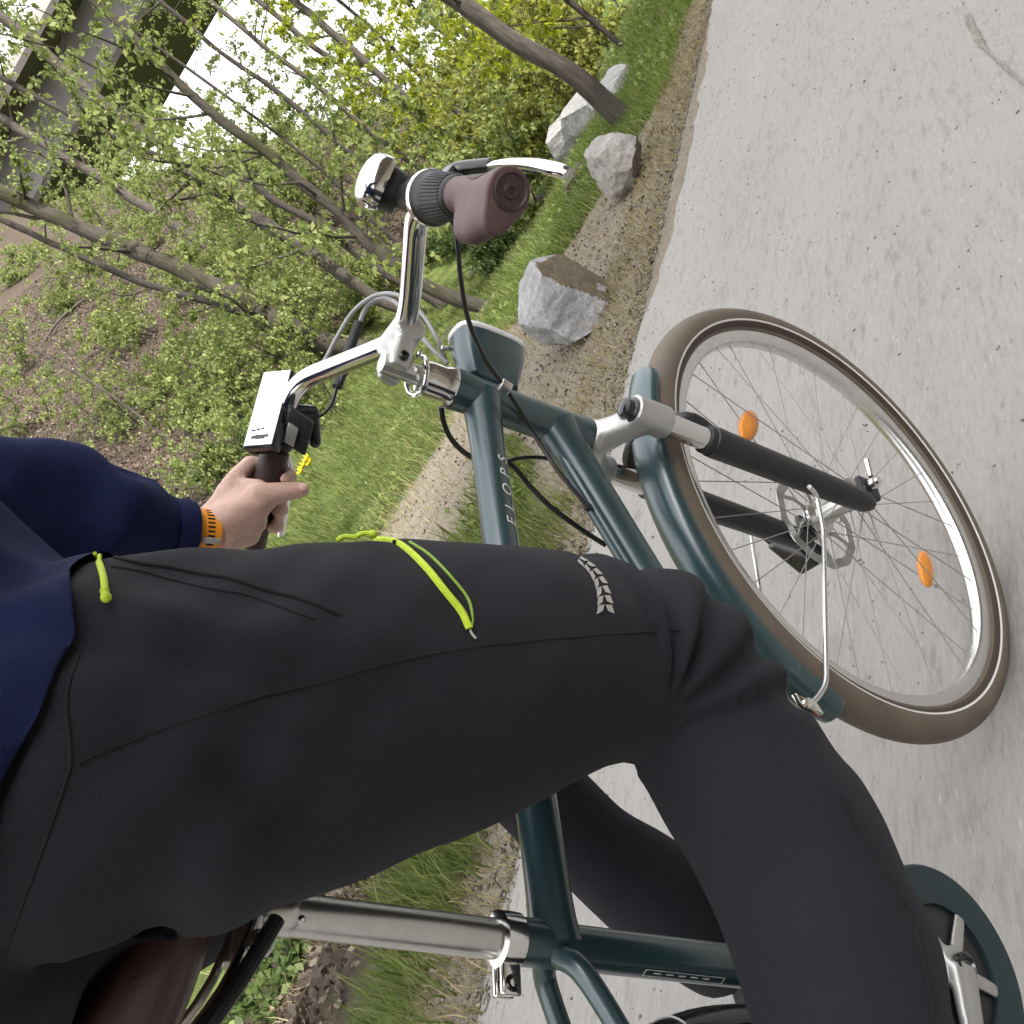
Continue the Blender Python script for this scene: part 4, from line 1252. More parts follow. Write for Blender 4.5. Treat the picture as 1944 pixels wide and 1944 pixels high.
# soil classes as a colour attribute: R dirt, G grass, B leaf litter
def soil(x, y):
    """returns dirt, grass, litter weights"""
    P = np.stack([x, y, 0 * x], -1)
    w = vnoise(P, 1.1, 11) * .35 + vnoise(P, 3.2, 12) * .16
    ye = edge_y(x)
    # verge gravel beside the road and the bare track crossing the verge
    verge = 1 - sstep(.22, .42, (y - 1.42) + w * .35)
    tr0 = np.interp(x, [1.0, 2.2, 3.2, 4.2, 5.2, 6.5, 9.0], [1.45, 1.5, 1.55, 1.6, 1.55, 1.5, 1.45])
    tr1 = np.interp(x, [1.0, 1.8, 2.6, 3.4, 4.2, 5.0, 5.8, 6.5, 9.0], [1.7, 1.9, 2.5, 3.4, 3.9, 2.6, 1.75, 1.6, 1.6])
    track = sstep(-.15, .10, y - tr0 + w * .2) * (1 - sstep(-.12, .14, y - tr1 + w * .35))
    # bare slope continuing to the left below the near tuft
    sl = sstep(2.3, 2.9, y) * (1 - sstep(-.3, .3, y - np.interp(x, [1.2, 2.2, 3.0, 4.0], [3.2, 4.5, 4.8, 3.6]))) * sstep(1.3, 2.2, x + .15 * y + w) * (1 - sstep(3.4, 4.4, x - .1 * y + w))
    dirt = np.clip(np.maximum(np.maximum(verge, track), sl), 0, 1)
    near_bank = sstep(-.05, .35, y - 2.0 + w * .25) * (1 - sstep(.9, 1.5, x)) * (1 - sstep(4.6, 5.6, y))
    litter = np.clip(np.maximum(np.maximum(sstep(10.2, 11.6, y + w * 1.2), near_bank), sstep(-4.0, -6.0, y)), 0, 1) * (1 - sstep(15, 22, x - .6 * y) * (y > 0))
    grass = np.clip(1 - dirt - litter, 0, 1)
    return dirt, grass, litter
d_, g_, l_ = soil(X.reshape(-1), Y.reshape(-1))
ca = gm.color_attributes.new("soil", 'FLOAT_COLOR', 'POINT')
ca.data.foreach_set("color", np.stack([d_, g_, l_, np.ones_like(d_)], -1).astype(np.float32).ravel())
m, nt, N, L, b = new_mat("ground_soil")
tc = N.new("ShaderNodeTexCoord")
at_ = N.new("ShaderNodeAttribute"); at_.attribute_name = "soil"
sep = N.new("ShaderNodeSeparateColor"); L.new(at_.outputs['Color'], sep.inputs[0])
def noise_ramp(scale, cols, detail=8, rough=.65, vec=None, pos=None):
    nz = N.new("ShaderNodeTexNoise"); nz.inputs['Scale'].default_value = scale; nz.inputs['Detail'].default_value = detail; nz.inputs['Roughness'].default_value = rough
    L.new(vec or tc.outputs['Object'], nz.inputs['Vector'])
    rp = N.new("ShaderNodeValToRGB")
    while len(rp.color_ramp.elements) < len(cols): rp.color_ramp.elements.new(.5)
    for i, (e, c) in enumerate(zip(rp.color_ramp.elements, cols)):
        e.position = pos[i] if pos else .28 + .44 * i / (len(cols) - 1)
        e.color = (*c, 1)
    L.new(nz.outputs['Fac'], rp.inputs[0])
    return rp.outputs[0], nz
def mixc(f, a, c):
    mx = N.new("ShaderNodeMix"); mx.data_type = 'RGBA'
    if isinstance(f, float): mx.inputs[0].default_value = f
    else: L.new(f, mx.inputs[0])
    L.new(a, mx.inputs[6]); L.new(c, mx.inputs[7])
    return mx.outputs[2]
dirt1, _ = noise_ramp(9, [(.10, .08, .060), (.17, .142, .112), (.25, .215, .175)])
dirt2, _ = noise_ramp(70, [(.10, .085, .062), (.28, .245, .18), (.36, .335, .29)])
dirt = mixc(.5, dirt1, dirt2)
gr1, _ = noise_ramp(5, [(.045, .055, .018), (.09, .12, .03), (.16, .18, .055)])
li1, nzl = noise_ramp(16, [(.018, .014, .010), (.060, .047, .035), (.14, .112, .086)])
li2, _ = noise_ramp(.5, [(.042, .034, .024), (.10, .066, .05)])
lit = mixc(.4, li1, li2)
c = mixc(sep.outputs[0], gr1, dirt)
c = mixc(sep.outputs[2], c, lit)
L.new(c, b.inputs['Base Color']); b.inputs['Roughness'].default_value = .95; b.inputs['Specular IOR Level'].default_value = .2
nb = N.new("ShaderNodeTexNoise"); nb.inputs['Scale'].default_value = 34; nb.inputs['Detail'].default_value = 9; nb.inputs['Roughness'].default_value = .7
L.new(tc.outputs['Object'], nb.inputs['Vector'])
bp = N.new("ShaderNodeBump"); bp.inputs['Strength'].default_value = .9; bp.inputs['Distance'].default_value = .03
L.new(nb.outputs['Fac'], bp.inputs['Height']); L.new(bp.outputs[0], b.inputs['Normal'])
MT['ground'] = m
ground = link_mesh("ground", gm, m, None, True, 180)
tag(ground, "earth verge, grassy gully and wooded slope beside the road", None, None, "structure")

# road: sheet 4 mm above the ground with a ragged left edge
xs = np.concatenate([np.linspace(-120, -4, 40), np.arange(-3.9, 14, .05), np.linspace(14.2, 160, 160)])
ed = 1.415 + .035 * vnoise(np.stack([xs, 0 * xs, 0 * xs], -1), 1.1, 5) + .02 * vnoise(np.stack([xs, 0 * xs, 0 * xs], -1), 5.5, 6) + .010 * vnoise(np.stack([xs, 0 * xs, 0 * xs], -1), 17, 7)
ed = ed - .12 * sstep(2.2, 3.2, xs) * (1 - sstep(5.0, 7.5, xs))
yy = np.linspace(0, 1, 12)
Vr = np.stack([np.repeat(xs, 12), (-2.35 + (ed[:, None] + 2.35) * yy).ravel(), np.full(len(xs) * 12, -.0083)], -1)
idx = np.arange(len(xs) * 12).reshape(-1, 12)
Q = np.stack([idx[:-1, :-1], idx[1:, :-1], idx[1:, 1:], idx[:-1, 1:]], -1).reshape(-1, 4)
rm = fast_mesh("road", Vr, quads=Q)
m, nt, N, L, b = new_mat("worn_asphalt")
tc = N.new("ShaderNodeTexCoord")
mp = N.new("ShaderNodeMapping"); mp.inputs['Scale'].default_value = (.22, 1, 1); L.new(tc.outputs['Object'], mp.inputs['Vector'])
base, nzb = noise_ramp(2.0, [(.150, .140, .127), (.240, .227, .210), (.300, .286, .266)], 9, .7, mp.outputs[0])
fine, _ = noise_ramp(120, [(.11, .10, .09), (.255, .243, .226), (.255, .243, .226), (.45, .435, .41)], 4, .6, mp.outputs[0], [.30, .46, .58, .74])
speck, _ = noise_ramp(42, [(.155, .138, .112), (.255, .243, .226), (.275, .264, .248)], 6, .7, mp.outputs[0], [.32, .47, .7])
c = mixc(.5, base, fine); c = mixc(.5, c, speck)
# scattered light and dark grit
vo = N.new("ShaderNodeTexVoronoi"); vo.inputs['Scale'].default_value = 55; vo.inputs['Randomness'].default_value = 1
L.new(mp.outputs[0], vo.inputs['Vector'])
gt = N.new("ShaderNodeMath"); gt.operation = 'LESS_THAN'; gt.inputs[1].default_value = .13; L.new(vo.outputs['Distance'], gt.inputs[0])
sp = N.new("ShaderNodeSeparateColor"); L.new(vo.outputs['Color'], sp.inputs[0])
rp = N.new("ShaderNodeValToRGB"); rp.color_ramp.elements[0].color = (.08, .075, .06, 1); rp.color_ramp.elements[1].color = (.42, .40, .35, 1); L.new(sp.outputs[0], rp.inputs[0])
mg = N.new("ShaderNodeMath"); mg.operation = 'MULTIPLY'; mg.inputs[1].default_value = .45; L.new(gt.outputs[0], mg.inputs[0])
c = mixc(mg.outputs[0], c, rp.outputs[0])
L.new(c, b.inputs['Base Color']); b.inputs['Roughness'].default_value = .9; b.inputs['Specular IOR Level'].default_value = .3
nb = N.new("ShaderNodeTexNoise"); nb.inputs['Scale'].default_value = 150; nb.inputs['Detail'].default_value = 4
L.new(mp.outputs[0], nb.inputs['Vector'])
bp = N.new("ShaderNodeBump"); bp.inputs['Strength'].default_value = .5; bp.inputs['Distance'].default_value = .006
L.new(nb.outputs['Fac'], bp.inputs['Height']); L.new(bp.outputs[0], b.inputs['Normal'])
road = link_mesh("road", rm, m, None, True, 180)
tag(road, "pale worn grey asphalt road", None, None, "structure")
# dark crack with crumbled tar near the right edge of the lane
mb = MB()
pts = [ground_hit(q)[0] for q in [(1835, 28), (1852, 60), (1868, 88), (1900, 122), (1943, 158), (1990, 205)]]
P = bezier([p + V3(0, 0, .002) for p in pts], 24)
Vc, Fc = [], []
for i, p in enumerate(P):
    w = (.010 if i < 9 else .0025) * (.6 + .5 * abs(math.sin(i * 2.3)))
    Vc += [p + V3(0, -w, .003), p + V3(0, w, .003)]
for i in range(len(P) - 1): Fc.append((2 * i, 2 * i + 1, 2 * i + 3, 2 * i + 2))
MT['tar'] = mat("tar", (.165, .15, .125), .8, 0, 0, .5, 60)
tag(part("road_crack", MB().add(Vc, Fc), MT['tar'], None, False), "dark crumbled crack in the asphalt near the right edge", "crack")

# ------------------------------------------------------------------ stones
def rock_mat(name, c0, c1, c2, sc=7, moss=None):
    m, nt, N_, L_, b = new_mat(name)
    global N, L, tc
    N, L = N_, L_
    tc = N.new("ShaderNodeTexCoord")
    mp = N.new("ShaderNodeMapping"); mp.inputs['Scale'].default_value = (1, 1, 2.2); mp.inputs['Rotation'].default_value = (.5, .4, 0)
    L.new(tc.outputs['Object'], mp.inputs['Vector'])
    a, nz = noise_ramp(sc, [c0, c1, c2], 10, .7, mp.outputs[0])
    v, _ = noise_ramp(sc * 7, [tuple(t * .5 for t in c0), c1, c2], 8, .7)
    col = mixc(.4, a, v)
    if moss:
        mo, _ = noise_ramp(sc * 1.3, [moss, tuple(t * 1.6 for t in moss)], 6)
        ge = N.new("ShaderNodeTexNoise"); ge.inputs['Scale'].default_value = 3.0; L.new(tc.outputs['Object'], ge.inputs['Vector'])
        mr = N.new("ShaderNodeMapRange"); mr.inputs['From Min'].default_value = .56; mr.inputs['From Max'].default_value = .64; L.new(ge.outputs['Fac'], mr.inputs['Value'])
        col = mixc(mr.outputs[0], col, mo)
    L.new(col, b.inputs['Base Color']); b.inputs['Roughness'].default_value = .85
    bp = N.new("ShaderNodeBump"); bp.inputs['Strength'].default_value = .8; bp.inputs['Distance'].default_value = .03
    L.new(nz.outputs['Fac'], bp.inputs['Height']); L.new(bp.outputs[0], b.inputs['Normal'])
    return m
MT['rock'] = rock_mat("grey_boulder", (.09, .088, .086), (.25, .248, .247), (.46, .455, .45))
MT['rock_b'] = rock_mat("brown_stained_rock", (.10, .09, .075), (.26, .245, .22), (.45, .435, .41), 6)
MT['rock_top'] = rock_mat("wet_brown_rock", (.06, .045, .025), (.11, .085, .05), (.17, .14, .09), 8)
MT['rock_d'] = rock_mat("mossy_dark_rock", (.03, .026, .02), (.08, .07, .055), (.16, .145, .12), 6, (.04, .06, .012))
def rock(name, center, size, planes, mtl, label, seed, group=None, subdiv=5, rot=0):
    """boulder: ball cut by flat planes, then roughened"""
    import bmesh
    bm = bmesh.new(); bmesh.ops.create_icosphere(bm, subdivisions=subdiv, radius=1.0)
    V = np.array([v.co[:] for v in bm.verts]); F = [[v.index for v in f.verts] for f in bm.faces]; bm.free()
    r = np.random.default_rng(seed)
    for (n_, d) in planes + [(unit(r.normal(size=3)), .62 + .25 * r.random()) for _ in range(9)]:
        n_ = unit(n_); ex = V @ n_ - d
        V = V - np.outer(np.maximum(ex, 0), n_)
    V = V * (1 + .06 * vnoise(V, 2.4, seed) + .035 * vnoise(V, 6, seed + 1) + .018 * vnoise(V, 14, seed + 2) + .008 * vnoise(V, 30, seed + 3))[:, None]
    V = V * np.asarray(size)
    ca_, sa_ = math.cos(rot), math.sin(rot)
    V = V @ np.array([[ca_, sa_, 0], [-sa_, ca_, 0], [0, 0, 1]])
    me = MB().add(V + center, F).mesh(name)
    return tag(link_mesh(name, me, mtl, None, True, 40, org=np.asarray(center)), label, "boulder" if size[0] > .15 else "stone", group)
def rock_px(px, base_px, w_px, h_px, depthscale, **k):
    p, D = ground_hit(base_px)
    dep = ROT[2] @ (p - CAM)
    c = at(px[0], px[1], dep)
    s = dep / FOC
    return c, s, dep
c, s, dep = rock_px((1170, 310), (1215, 330), 0, 0, 1)
rock("boulder", c, (.225, .21, .20), [((-.5, -.7, .5), .66), ((-.2, -.3, 1), .72), ((.6, -.6, .3), .7)], MT['rock_b'], "grey brown boulder at the verge near the leaning tree trunk", 21)
c, s, dep = rock_px((1072, 565), (1120, 610), 0, 0, 1)
bl = rock("boulder", c, (.325, .265, .26), [((-.75, -.55, .15), .62), ((.30, -.88, .25), .42), ((-.3, .2, .9), .7)], MT['rock'], "larger grey boulder with brown flat face on the dirt verge", 33)
# its flat brown face: wet, stained patch of rock laid on the side toward the road
V = get_co(bl.data)
fn = unit(V3(.30, -.88, .25))
wv = V / np.array([.325, .265, .26])
bl.data.materials.append(MT['rock_top'])
mi = np.zeros(len(bl.data.polygons), np.int32)
for i, p_ in enumerate(bl.data.polygons):
    cpt = wv[list(p_.vertices)].mean(0)
    if cpt @ fn > .40: mi[i] = 1
bl.data.polygons.foreach_set("material_index", mi)
# long pale ledge beyond the leaning trunk
p0, D0 = ground_hit((1212, 190)); p1, D1 = ground_hit((1090, 262))
cs = [(1180, 165, D0 + 1.2, .42, .30, .26), (1125, 205, D0 + 1.6, .52, .34, .27), (1085, 245, D0 + 1.9, .42, .34, .24), (1200, 140, D0 + 2.0, .35, .3, .22)]
ledge_lab = ["pale striated rock slab in the gully behind the leaning trunk, nearest piece", "long pale rock slab crossing behind the leaning tree trunk", "pale broken end of the rock ledge beside the boulder", "small pale rock at the far end of the ledge by the grass"]
MT['ledge'] = rock_mat("pale_striated_rock", (.06, .058, .054), (.26, .255, .245), (.52, .51, .50), 5)
MT['ledge'].node_tree.nodes["Mapping"].inputs['Scale'].default_value = (6, 1.2, 3.5)
for i, (x, y, D, a, b_, c_) in enumerate(cs):
    c = at_dist(x, y, D)
    rock("rock_slab", c, (a, b_, c_), [((-.2, -.2, 1), .5), ((-.8, -.6, .1), .55), ((.1, -1, .3), .6)], MT['ledge'], ledge_lab[i], 50 + i, "pale rock ledge in the gully", 4, .5)
# dark stones of the gully
ds = [(985, 432, .22, "dark wet rock in the gully left of the grip"), (1040, 300, .26, "mossy dark rock above the pale ledge"), (1015, 340, .20, "dark mossy rock behind the brake lever tip"), (960, 455, .16, "flat brown stone in the shaded gully"), (1105, 345, .13, "small dark stone beside the grey brown boulder"),
      (1030, 395, .2, "low mossy stone between gully grass and lever"), (905, 520, .15, "mossy stone at the foot of the mossy trunk"), (930, 600, .12, "small dark stone above the larger boulder"), (860, 640, .18, "dark earthy rock under the shifter cable")]
for i, (x, y, r, lab) in enumerate(ds):
    p, D = ground_hit((x, y))
    rock("gully_stone", p + V3(0, 0, r * .25), (r * 1.2, r, r * .75), [((-.3, -.4, .9), .6)], MT['rock_d'], lab, 70 + i, "dark stones in the gully", 4, i * .7)

# ------------------------------------------------------------------ viaduct
az = math.radians(32)
nv = V3(math.cos(az), math.sin(az), 0); tv = V3(-math.sin(az), math.cos(az), 0)
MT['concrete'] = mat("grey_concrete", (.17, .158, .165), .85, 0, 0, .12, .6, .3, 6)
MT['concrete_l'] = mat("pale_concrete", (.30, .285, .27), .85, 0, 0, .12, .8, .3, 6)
MT['concrete_shade'] = mat("shaded_concrete", (.07, .06, .058), .9, 0, 0, .2, .5, .3, 6)  # darker tone: shade under the deck put into the concrete colour
base = CAM * V3(1, 1, 0)
viaduct = thing("viaduct", "concrete road viaduct high above the valley, half hidden by leaves", "bridge", base + nv * 70)
def slab(name, n0, n1, z0, z1, mtl, t0=-90, t1=95, lean=0):
    V = []
    for t in (t0, t1):
        for (nn, z) in ((n0, z0), (n1, z0), (n1, z1), (n0 - lean, z1)):
            V.append(base + nv * nn + tv * t + V3(0, 0, z))
    F = [(0, 1, 5, 4), (1, 2, 6, 5), (2, 3, 7, 6), (3, 0, 4, 7), (3, 2, 1, 0), (4, 5, 6, 7)]
    return part(name, MB().add(V, F), mtl, viaduct, False)
slab("parapet", 60, 60.35, 20.9, 21.35, MT['concrete_l'])
slab("deck_slab", 60, 81, 20.55, 20.895, MT['concrete_shade'])
slab("girder_web", 63, 63.5, 17.92, 20.545, MT['concrete'])
slab("girder_web", 77.5, 78, 17.92, 20.545, MT['concrete'])
slab("girder_soffit", 63.02, 77.98, 17.6, 17.915, MT['concrete_shade'])
slab("parapet", 80.65, 81, 20.9, 21.35, MT['concrete_l'])
for t in (-62, -22, 70):
    slab("pier", 68, 73, -2, 17.59, MT['concrete'], t - 1.5, t + 1.5)
# ------------------------------------------------------------------ vegetation
def leaf_mat(name, c0, c1, c2, trans=.45):
    m = bpy.data.materials.new(name); m.use_nodes = True
    nt = m.node_tree; N = nt.nodes; L = nt.links; N.clear()
    g = N.new("ShaderNodeNewGeometry")
    rp = N.new("ShaderNodeValToRGB")
    rp.color_ramp.elements.new(.5)
    for e, p, c in zip(rp.color_ramp.elements, (.05, .5, .95), (c0, c1, c2)): e.position = p; e.color = (*c, 1)
    L.new(g.outputs['Random Per Island'], rp.inputs[0])
    b = N.new("ShaderNodeBsdfPrincipled"); b.inputs['Roughness'].default_value = .55; b.inputs['Specular IOR Level'].default_value = .35
    t = N.new("ShaderNodeBsdfTranslucent")
    hs = N.new("ShaderNodeHueSaturation"); hs.inputs['Value'].default_value = 1.35; hs.inputs['Saturation'].default_value = 1.1
    L.new(rp.outputs[0], b.inputs['Base Color']); L.new(rp.outputs[0], hs.inputs['Color']); L.new(hs.outputs[0], t.inputs['Color'])
    mx = N.new("ShaderNodeMixShader"); mx.inputs[0].default_value = trans
    o = N.new("ShaderNodeOutputMaterial")
    L.new(b.outputs[0], mx.inputs[1]); L.new(t.outputs[0], mx.inputs[2]); L.new(mx.outputs[0], o.inputs['Surface'])
    return m
MT['leaf'] = leaf_mat("spring_leaf", (.10, .135, .035), (.19, .235, .07), (.30, .33, .12))
MT['leaf_y'] = leaf_mat("sunlit_yellow_leaf", (.15, .19, .025), (.27, .31, .04), (.42, .43, .07), .55)  # lighter yellow-green puts the distant trees' sunlit look into the leaf colour
MT['leaf_g'] = leaf_mat("green_leaf", (.05, .085, .025), (.10, .145, .045), (.16, .21, .075))
MT['leaf_o'] = leaf_mat("olive_leaf", (.10, .115, .03), (.19, .205, .05), (.31, .31, .08), .5)
MT['grass'] = leaf_mat("grass_blade", (.06, .085, .022), (.12, .165, .042), (.22, .23, .085), .35)
MT['grass_b'] = leaf_mat("bright_grass_blade", (.075, .12, .022), (.14, .215, .04), (.23, .28, .08), .35)
MT['straw'] = leaf_mat("dry_grass_blade", (.16, .13, .06), (.26, .22, .11), (.34, .29, .16), .2)
MT['litter'] = leaf_mat("dead_leaf", (.03, .022, .015), (.095, .07, .05), (.21, .165, .125), .1)
def bark(name, c0, c1, moss=None):
    m, nt, N_, L_, b = new_mat(name)
    global N, L, tc
    N, L = N_, L_
    tc = N.new("ShaderNodeTexCoord")
    mp = N.new("ShaderNodeMapping"); mp.inputs['Scale'].default_value = (1, 1, .25); L.new(tc.outputs['Object'], mp.inputs['Vector'])
    a, nz = noise_ramp(22, [c0, c1], 8, .7, mp.outputs[0])
    if moss:
        mo, _ = noise_ramp(40, [moss, tuple(t * 2 for t in moss)], 5)
        ge = N.new("ShaderNodeTexNoise"); ge.inputs['Scale'].default_value = 1.6; ge.inputs['Detail'].default_value = 5; L.new(tc.outputs['Object'], ge.inputs['Vector'])
        mr = N.new("ShaderNodeMapRange"); mr.inputs['From Min'].default_value = .48; mr.inputs['From Max'].default_value = .6; L.new(ge.outputs['Fac'], mr.inputs['Value'])
        a = mixc(mr.outputs[0], a, mo)
    L.new(a, b.inputs['Base Color']); b.inputs['Roughness'].default_value = .9
    bp = N.new("ShaderNodeBump"); bp.inputs['Strength'].default_value = 1.0; bp.inputs['Distance'].default_value = .05
    L.new(nz.outputs['Fac'], bp.inputs['Height']); L.new(bp.outputs[0], b.inputs['Normal'])
    return m
MT['bark'] = bark("grey_bark", (.03, .025, .02), (.135, .115, .095))
MT['bark_m'] = bark("mossy_bark", (.038, .032, .025), (.10, .085, .068), (.028, .028, .010))
MT['bark_d'] = bark("dark_bark", (.025, .02, .017), (.07, .058, .048))

def leaves_mesh(name, P, size, r, droop=.6, jitter=.3):
    """P leaf base points; every leaf a small folded blade of its own"""
    n = len(P)
    d = r.normal(size=(n, 3)); d[:, 2] -= droop * 2.0
    d /= np.linalg.norm(d, axis=1)[:, None]
    s = r.normal(size=(n, 3)); s -= d * (s * d).sum(1)[:, None]; s /= np.linalg.norm(s, axis=1)[:, None]
    nn = np.cross(d, s)
    Ls = (np.ones(n) * size * (1 - jitter + 2 * jitter * r.random(n)))[:, None]
    V = np.stack([P, P + d * Ls * .45 + s * Ls * .30 + nn * Ls * .08, P + d * Ls, P + d * Ls * .45 - s * Ls * .30 + nn * Ls * .08], 1).reshape(-1, 3)
    return fast_mesh(name, V, quads=np.arange(n * 4).reshape(n, 4))
def wander(p, d, L_, n, r, bend=.18, up=.05):
    out = [p]
    for _ in range(n):
        d = unit(d + r.normal(size=3) * bend + V3(0, 0, up))
        p = p + d * L_ / n
        out.append(p)
    return np.array(out)
def tree(name, label, pts, w0, w1, seed, mtl='bark', lmat='leaf', branches=10, blen=1.2, lsize=.06, per=9, droop=.7, group=None, base_px=True, D=None, up=.35, extra=0, span=(.15, 1.0)):
    r = np.random.default_rng(seed)
    if D is None:
        p, D = ground_hit(pts[0])
        if p is None: p = at_dist(*pts[0], 40); D = 40
    P = [at_dist(x, y, D) for x, y in pts]
    gz = hz(P[0][0], P[0][1])
    P[0] = V3(P[0][0], P[0][1], min(P[0][2], gz) - .05)
    if gz < P[0][2] - .2 or P[0][2] > gz: P.insert(0, V3(P[0][0], P[0][1], gz - .05))
    # carry the stem on above the frame
    d = unit(P[-1] - P[-2]); d = unit(d + V3(0, 0, .4))
    P = P + [P[-1] + d * 1.2, P[-1] + unit(d + V3(0, 0, .5)) * 2.8]
    path = bezier(P, 8 * (len(P) - 1))
    dep = ROT[2] @ (P[0] - CAM)
    r0, r1 = w0 * dep / FOC / 2, w1 * dep / FOC / 2
    rad = np.linspace(r0, r1 * .7, len(path)); rad[0] *= 1.5; rad[1] *= 1.15
    rad = rad * (1 + .16 * vnoise(path * 3, 1.0, seed) + .06 * vnoise(path * 9, 1.0, seed + 3))
    path = path + np.stack([vnoise(path, 2.2, seed + 5), vnoise(path, 2.2, seed + 6), 0 * rad], -1) * (r0 * .35)
    o = thing(name, label, "tree", P[0], group)
    mb = MB().tube(path, rad, 10)
    part("trunk", mb, MT[mtl], o, True, 180)
    per = int(per * 2.6)
    lp, bmb = [], MB()
    m_ = len(path)
    for k in range(branches):
        i = int((span[0] + (span[1] - span[0]) * (k + r.random()) / branches) * (m_ - 1))
        p = path[i]
        a = r.random() * 2 * math.pi
        bd = unit(V3(math.cos(a), math.sin(a), up + .5 * r.random()))
        L_ = blen * (.5 + .9 * r.random())
        bp_ = wander(p, bd, L_, 6, r)
        part("branch", MB().tube(bp_, np.linspace(max(rad[i] * .34, .006), .003, len(bp_)), 5, caps=False), MT[mtl], o, True, 180)
        for j in range(2, len(bp_)):
            for _ in range(2):
                a = r.random() * 2 * math.pi
                td_ = unit(V3(math.cos(a), math.sin(a), .15 + .3 * r.normal()))
                tw = wander(bp_[j], td_, L_ * (.18 + .25 * r.random()), 4, r, .25, -.08)
                bmb.tube(tw, np.linspace(.004, .0015, len(tw)), 3, caps=False)
                t = r.random((per, 1)) * (len(tw) - 1.001); i0 = t.astype(int)[:, 0]
                q = tw[i0] + (tw[np.minimum(i0 + 1, len(tw) - 1)] - tw[i0]) * (t - i0[:, None])
                q = np.repeat(q[:max(1, per // 6)], 6, axis=0); lp.append(q + r.normal(size=q.shape) * .028)
    if bmb.n: tag(part("twigs", bmb, MT[mtl], o, True, 180), kind="stuff")
    if lp:
        link_mesh("crown", leaves_mesh("crown", np.concatenate(lp), lsize, r, droop), MT[lmat], o, False)
    return o
def bush(name, label, px, D, h, w, n, seed, lmat='leaf', lsize=.06, droop=.8, group=None, stems=7, mtl='bark_d', cat="shrub", base=None):
    r = np.random.default_rng(seed)
    if base is None:
        if D is None: p, D = ground_hit(px)
        else: p = at_dist(*px, D)
        base = V3(p[0], p[1], hz(p[0], p[1]))
    o = thing(name, label, cat, base, group)
    mb, lp = MB(), []
    for k in range(stems):
        a = r.random() * 2 * math.pi
        d = unit(V3(math.cos(a) * w / h, math.sin(a) * w / h, 1.0))
        sp_ = wander(base + V3(math.cos(a), math.sin(a), 0) * .08 - V3(0, 0, .05), d, h * (.6 + .5 * r.random()), 8, r, .16, .05)
        mb.tube(sp_, np.linspace(.016, .004, len(sp_)), 5, caps=False)
        for j in range(2, len(sp_)):
            for _ in range(2):
                a = r.random() * 2 * math.pi
                tw = wander(sp_[j], unit(V3(math.cos(a), math.sin(a), .25 * r.normal())), w * (.25 + .45 * r.random()), 4, r, .2, -.05)
                mb.tube(tw, np.linspace(.004, .0015, len(tw)), 3, caps=False)
                k2 = max(3, n // (stems * 14))
                t = r.random((k2, 1)) * (len(tw) - 1.001); i0 = t.astype(int)[:, 0]
                q = tw[i0] + (tw[np.minimum(i0 + 1, len(tw) - 1)] - tw[i0]) * (t - i0[:, None])
                q = np.repeat(q[:max(1, k2 // 6 + 1)], 6, axis=0); lp.append(q + r.normal(size=q.shape) * .030)
    tag(part("stems", mb, MT[mtl], o, True, 180), kind="stuff")
    link_mesh("foliage", leaves_mesh("foliage", np.concatenate(lp), lsize, r, droop), MT[lmat], o, False)
    return o

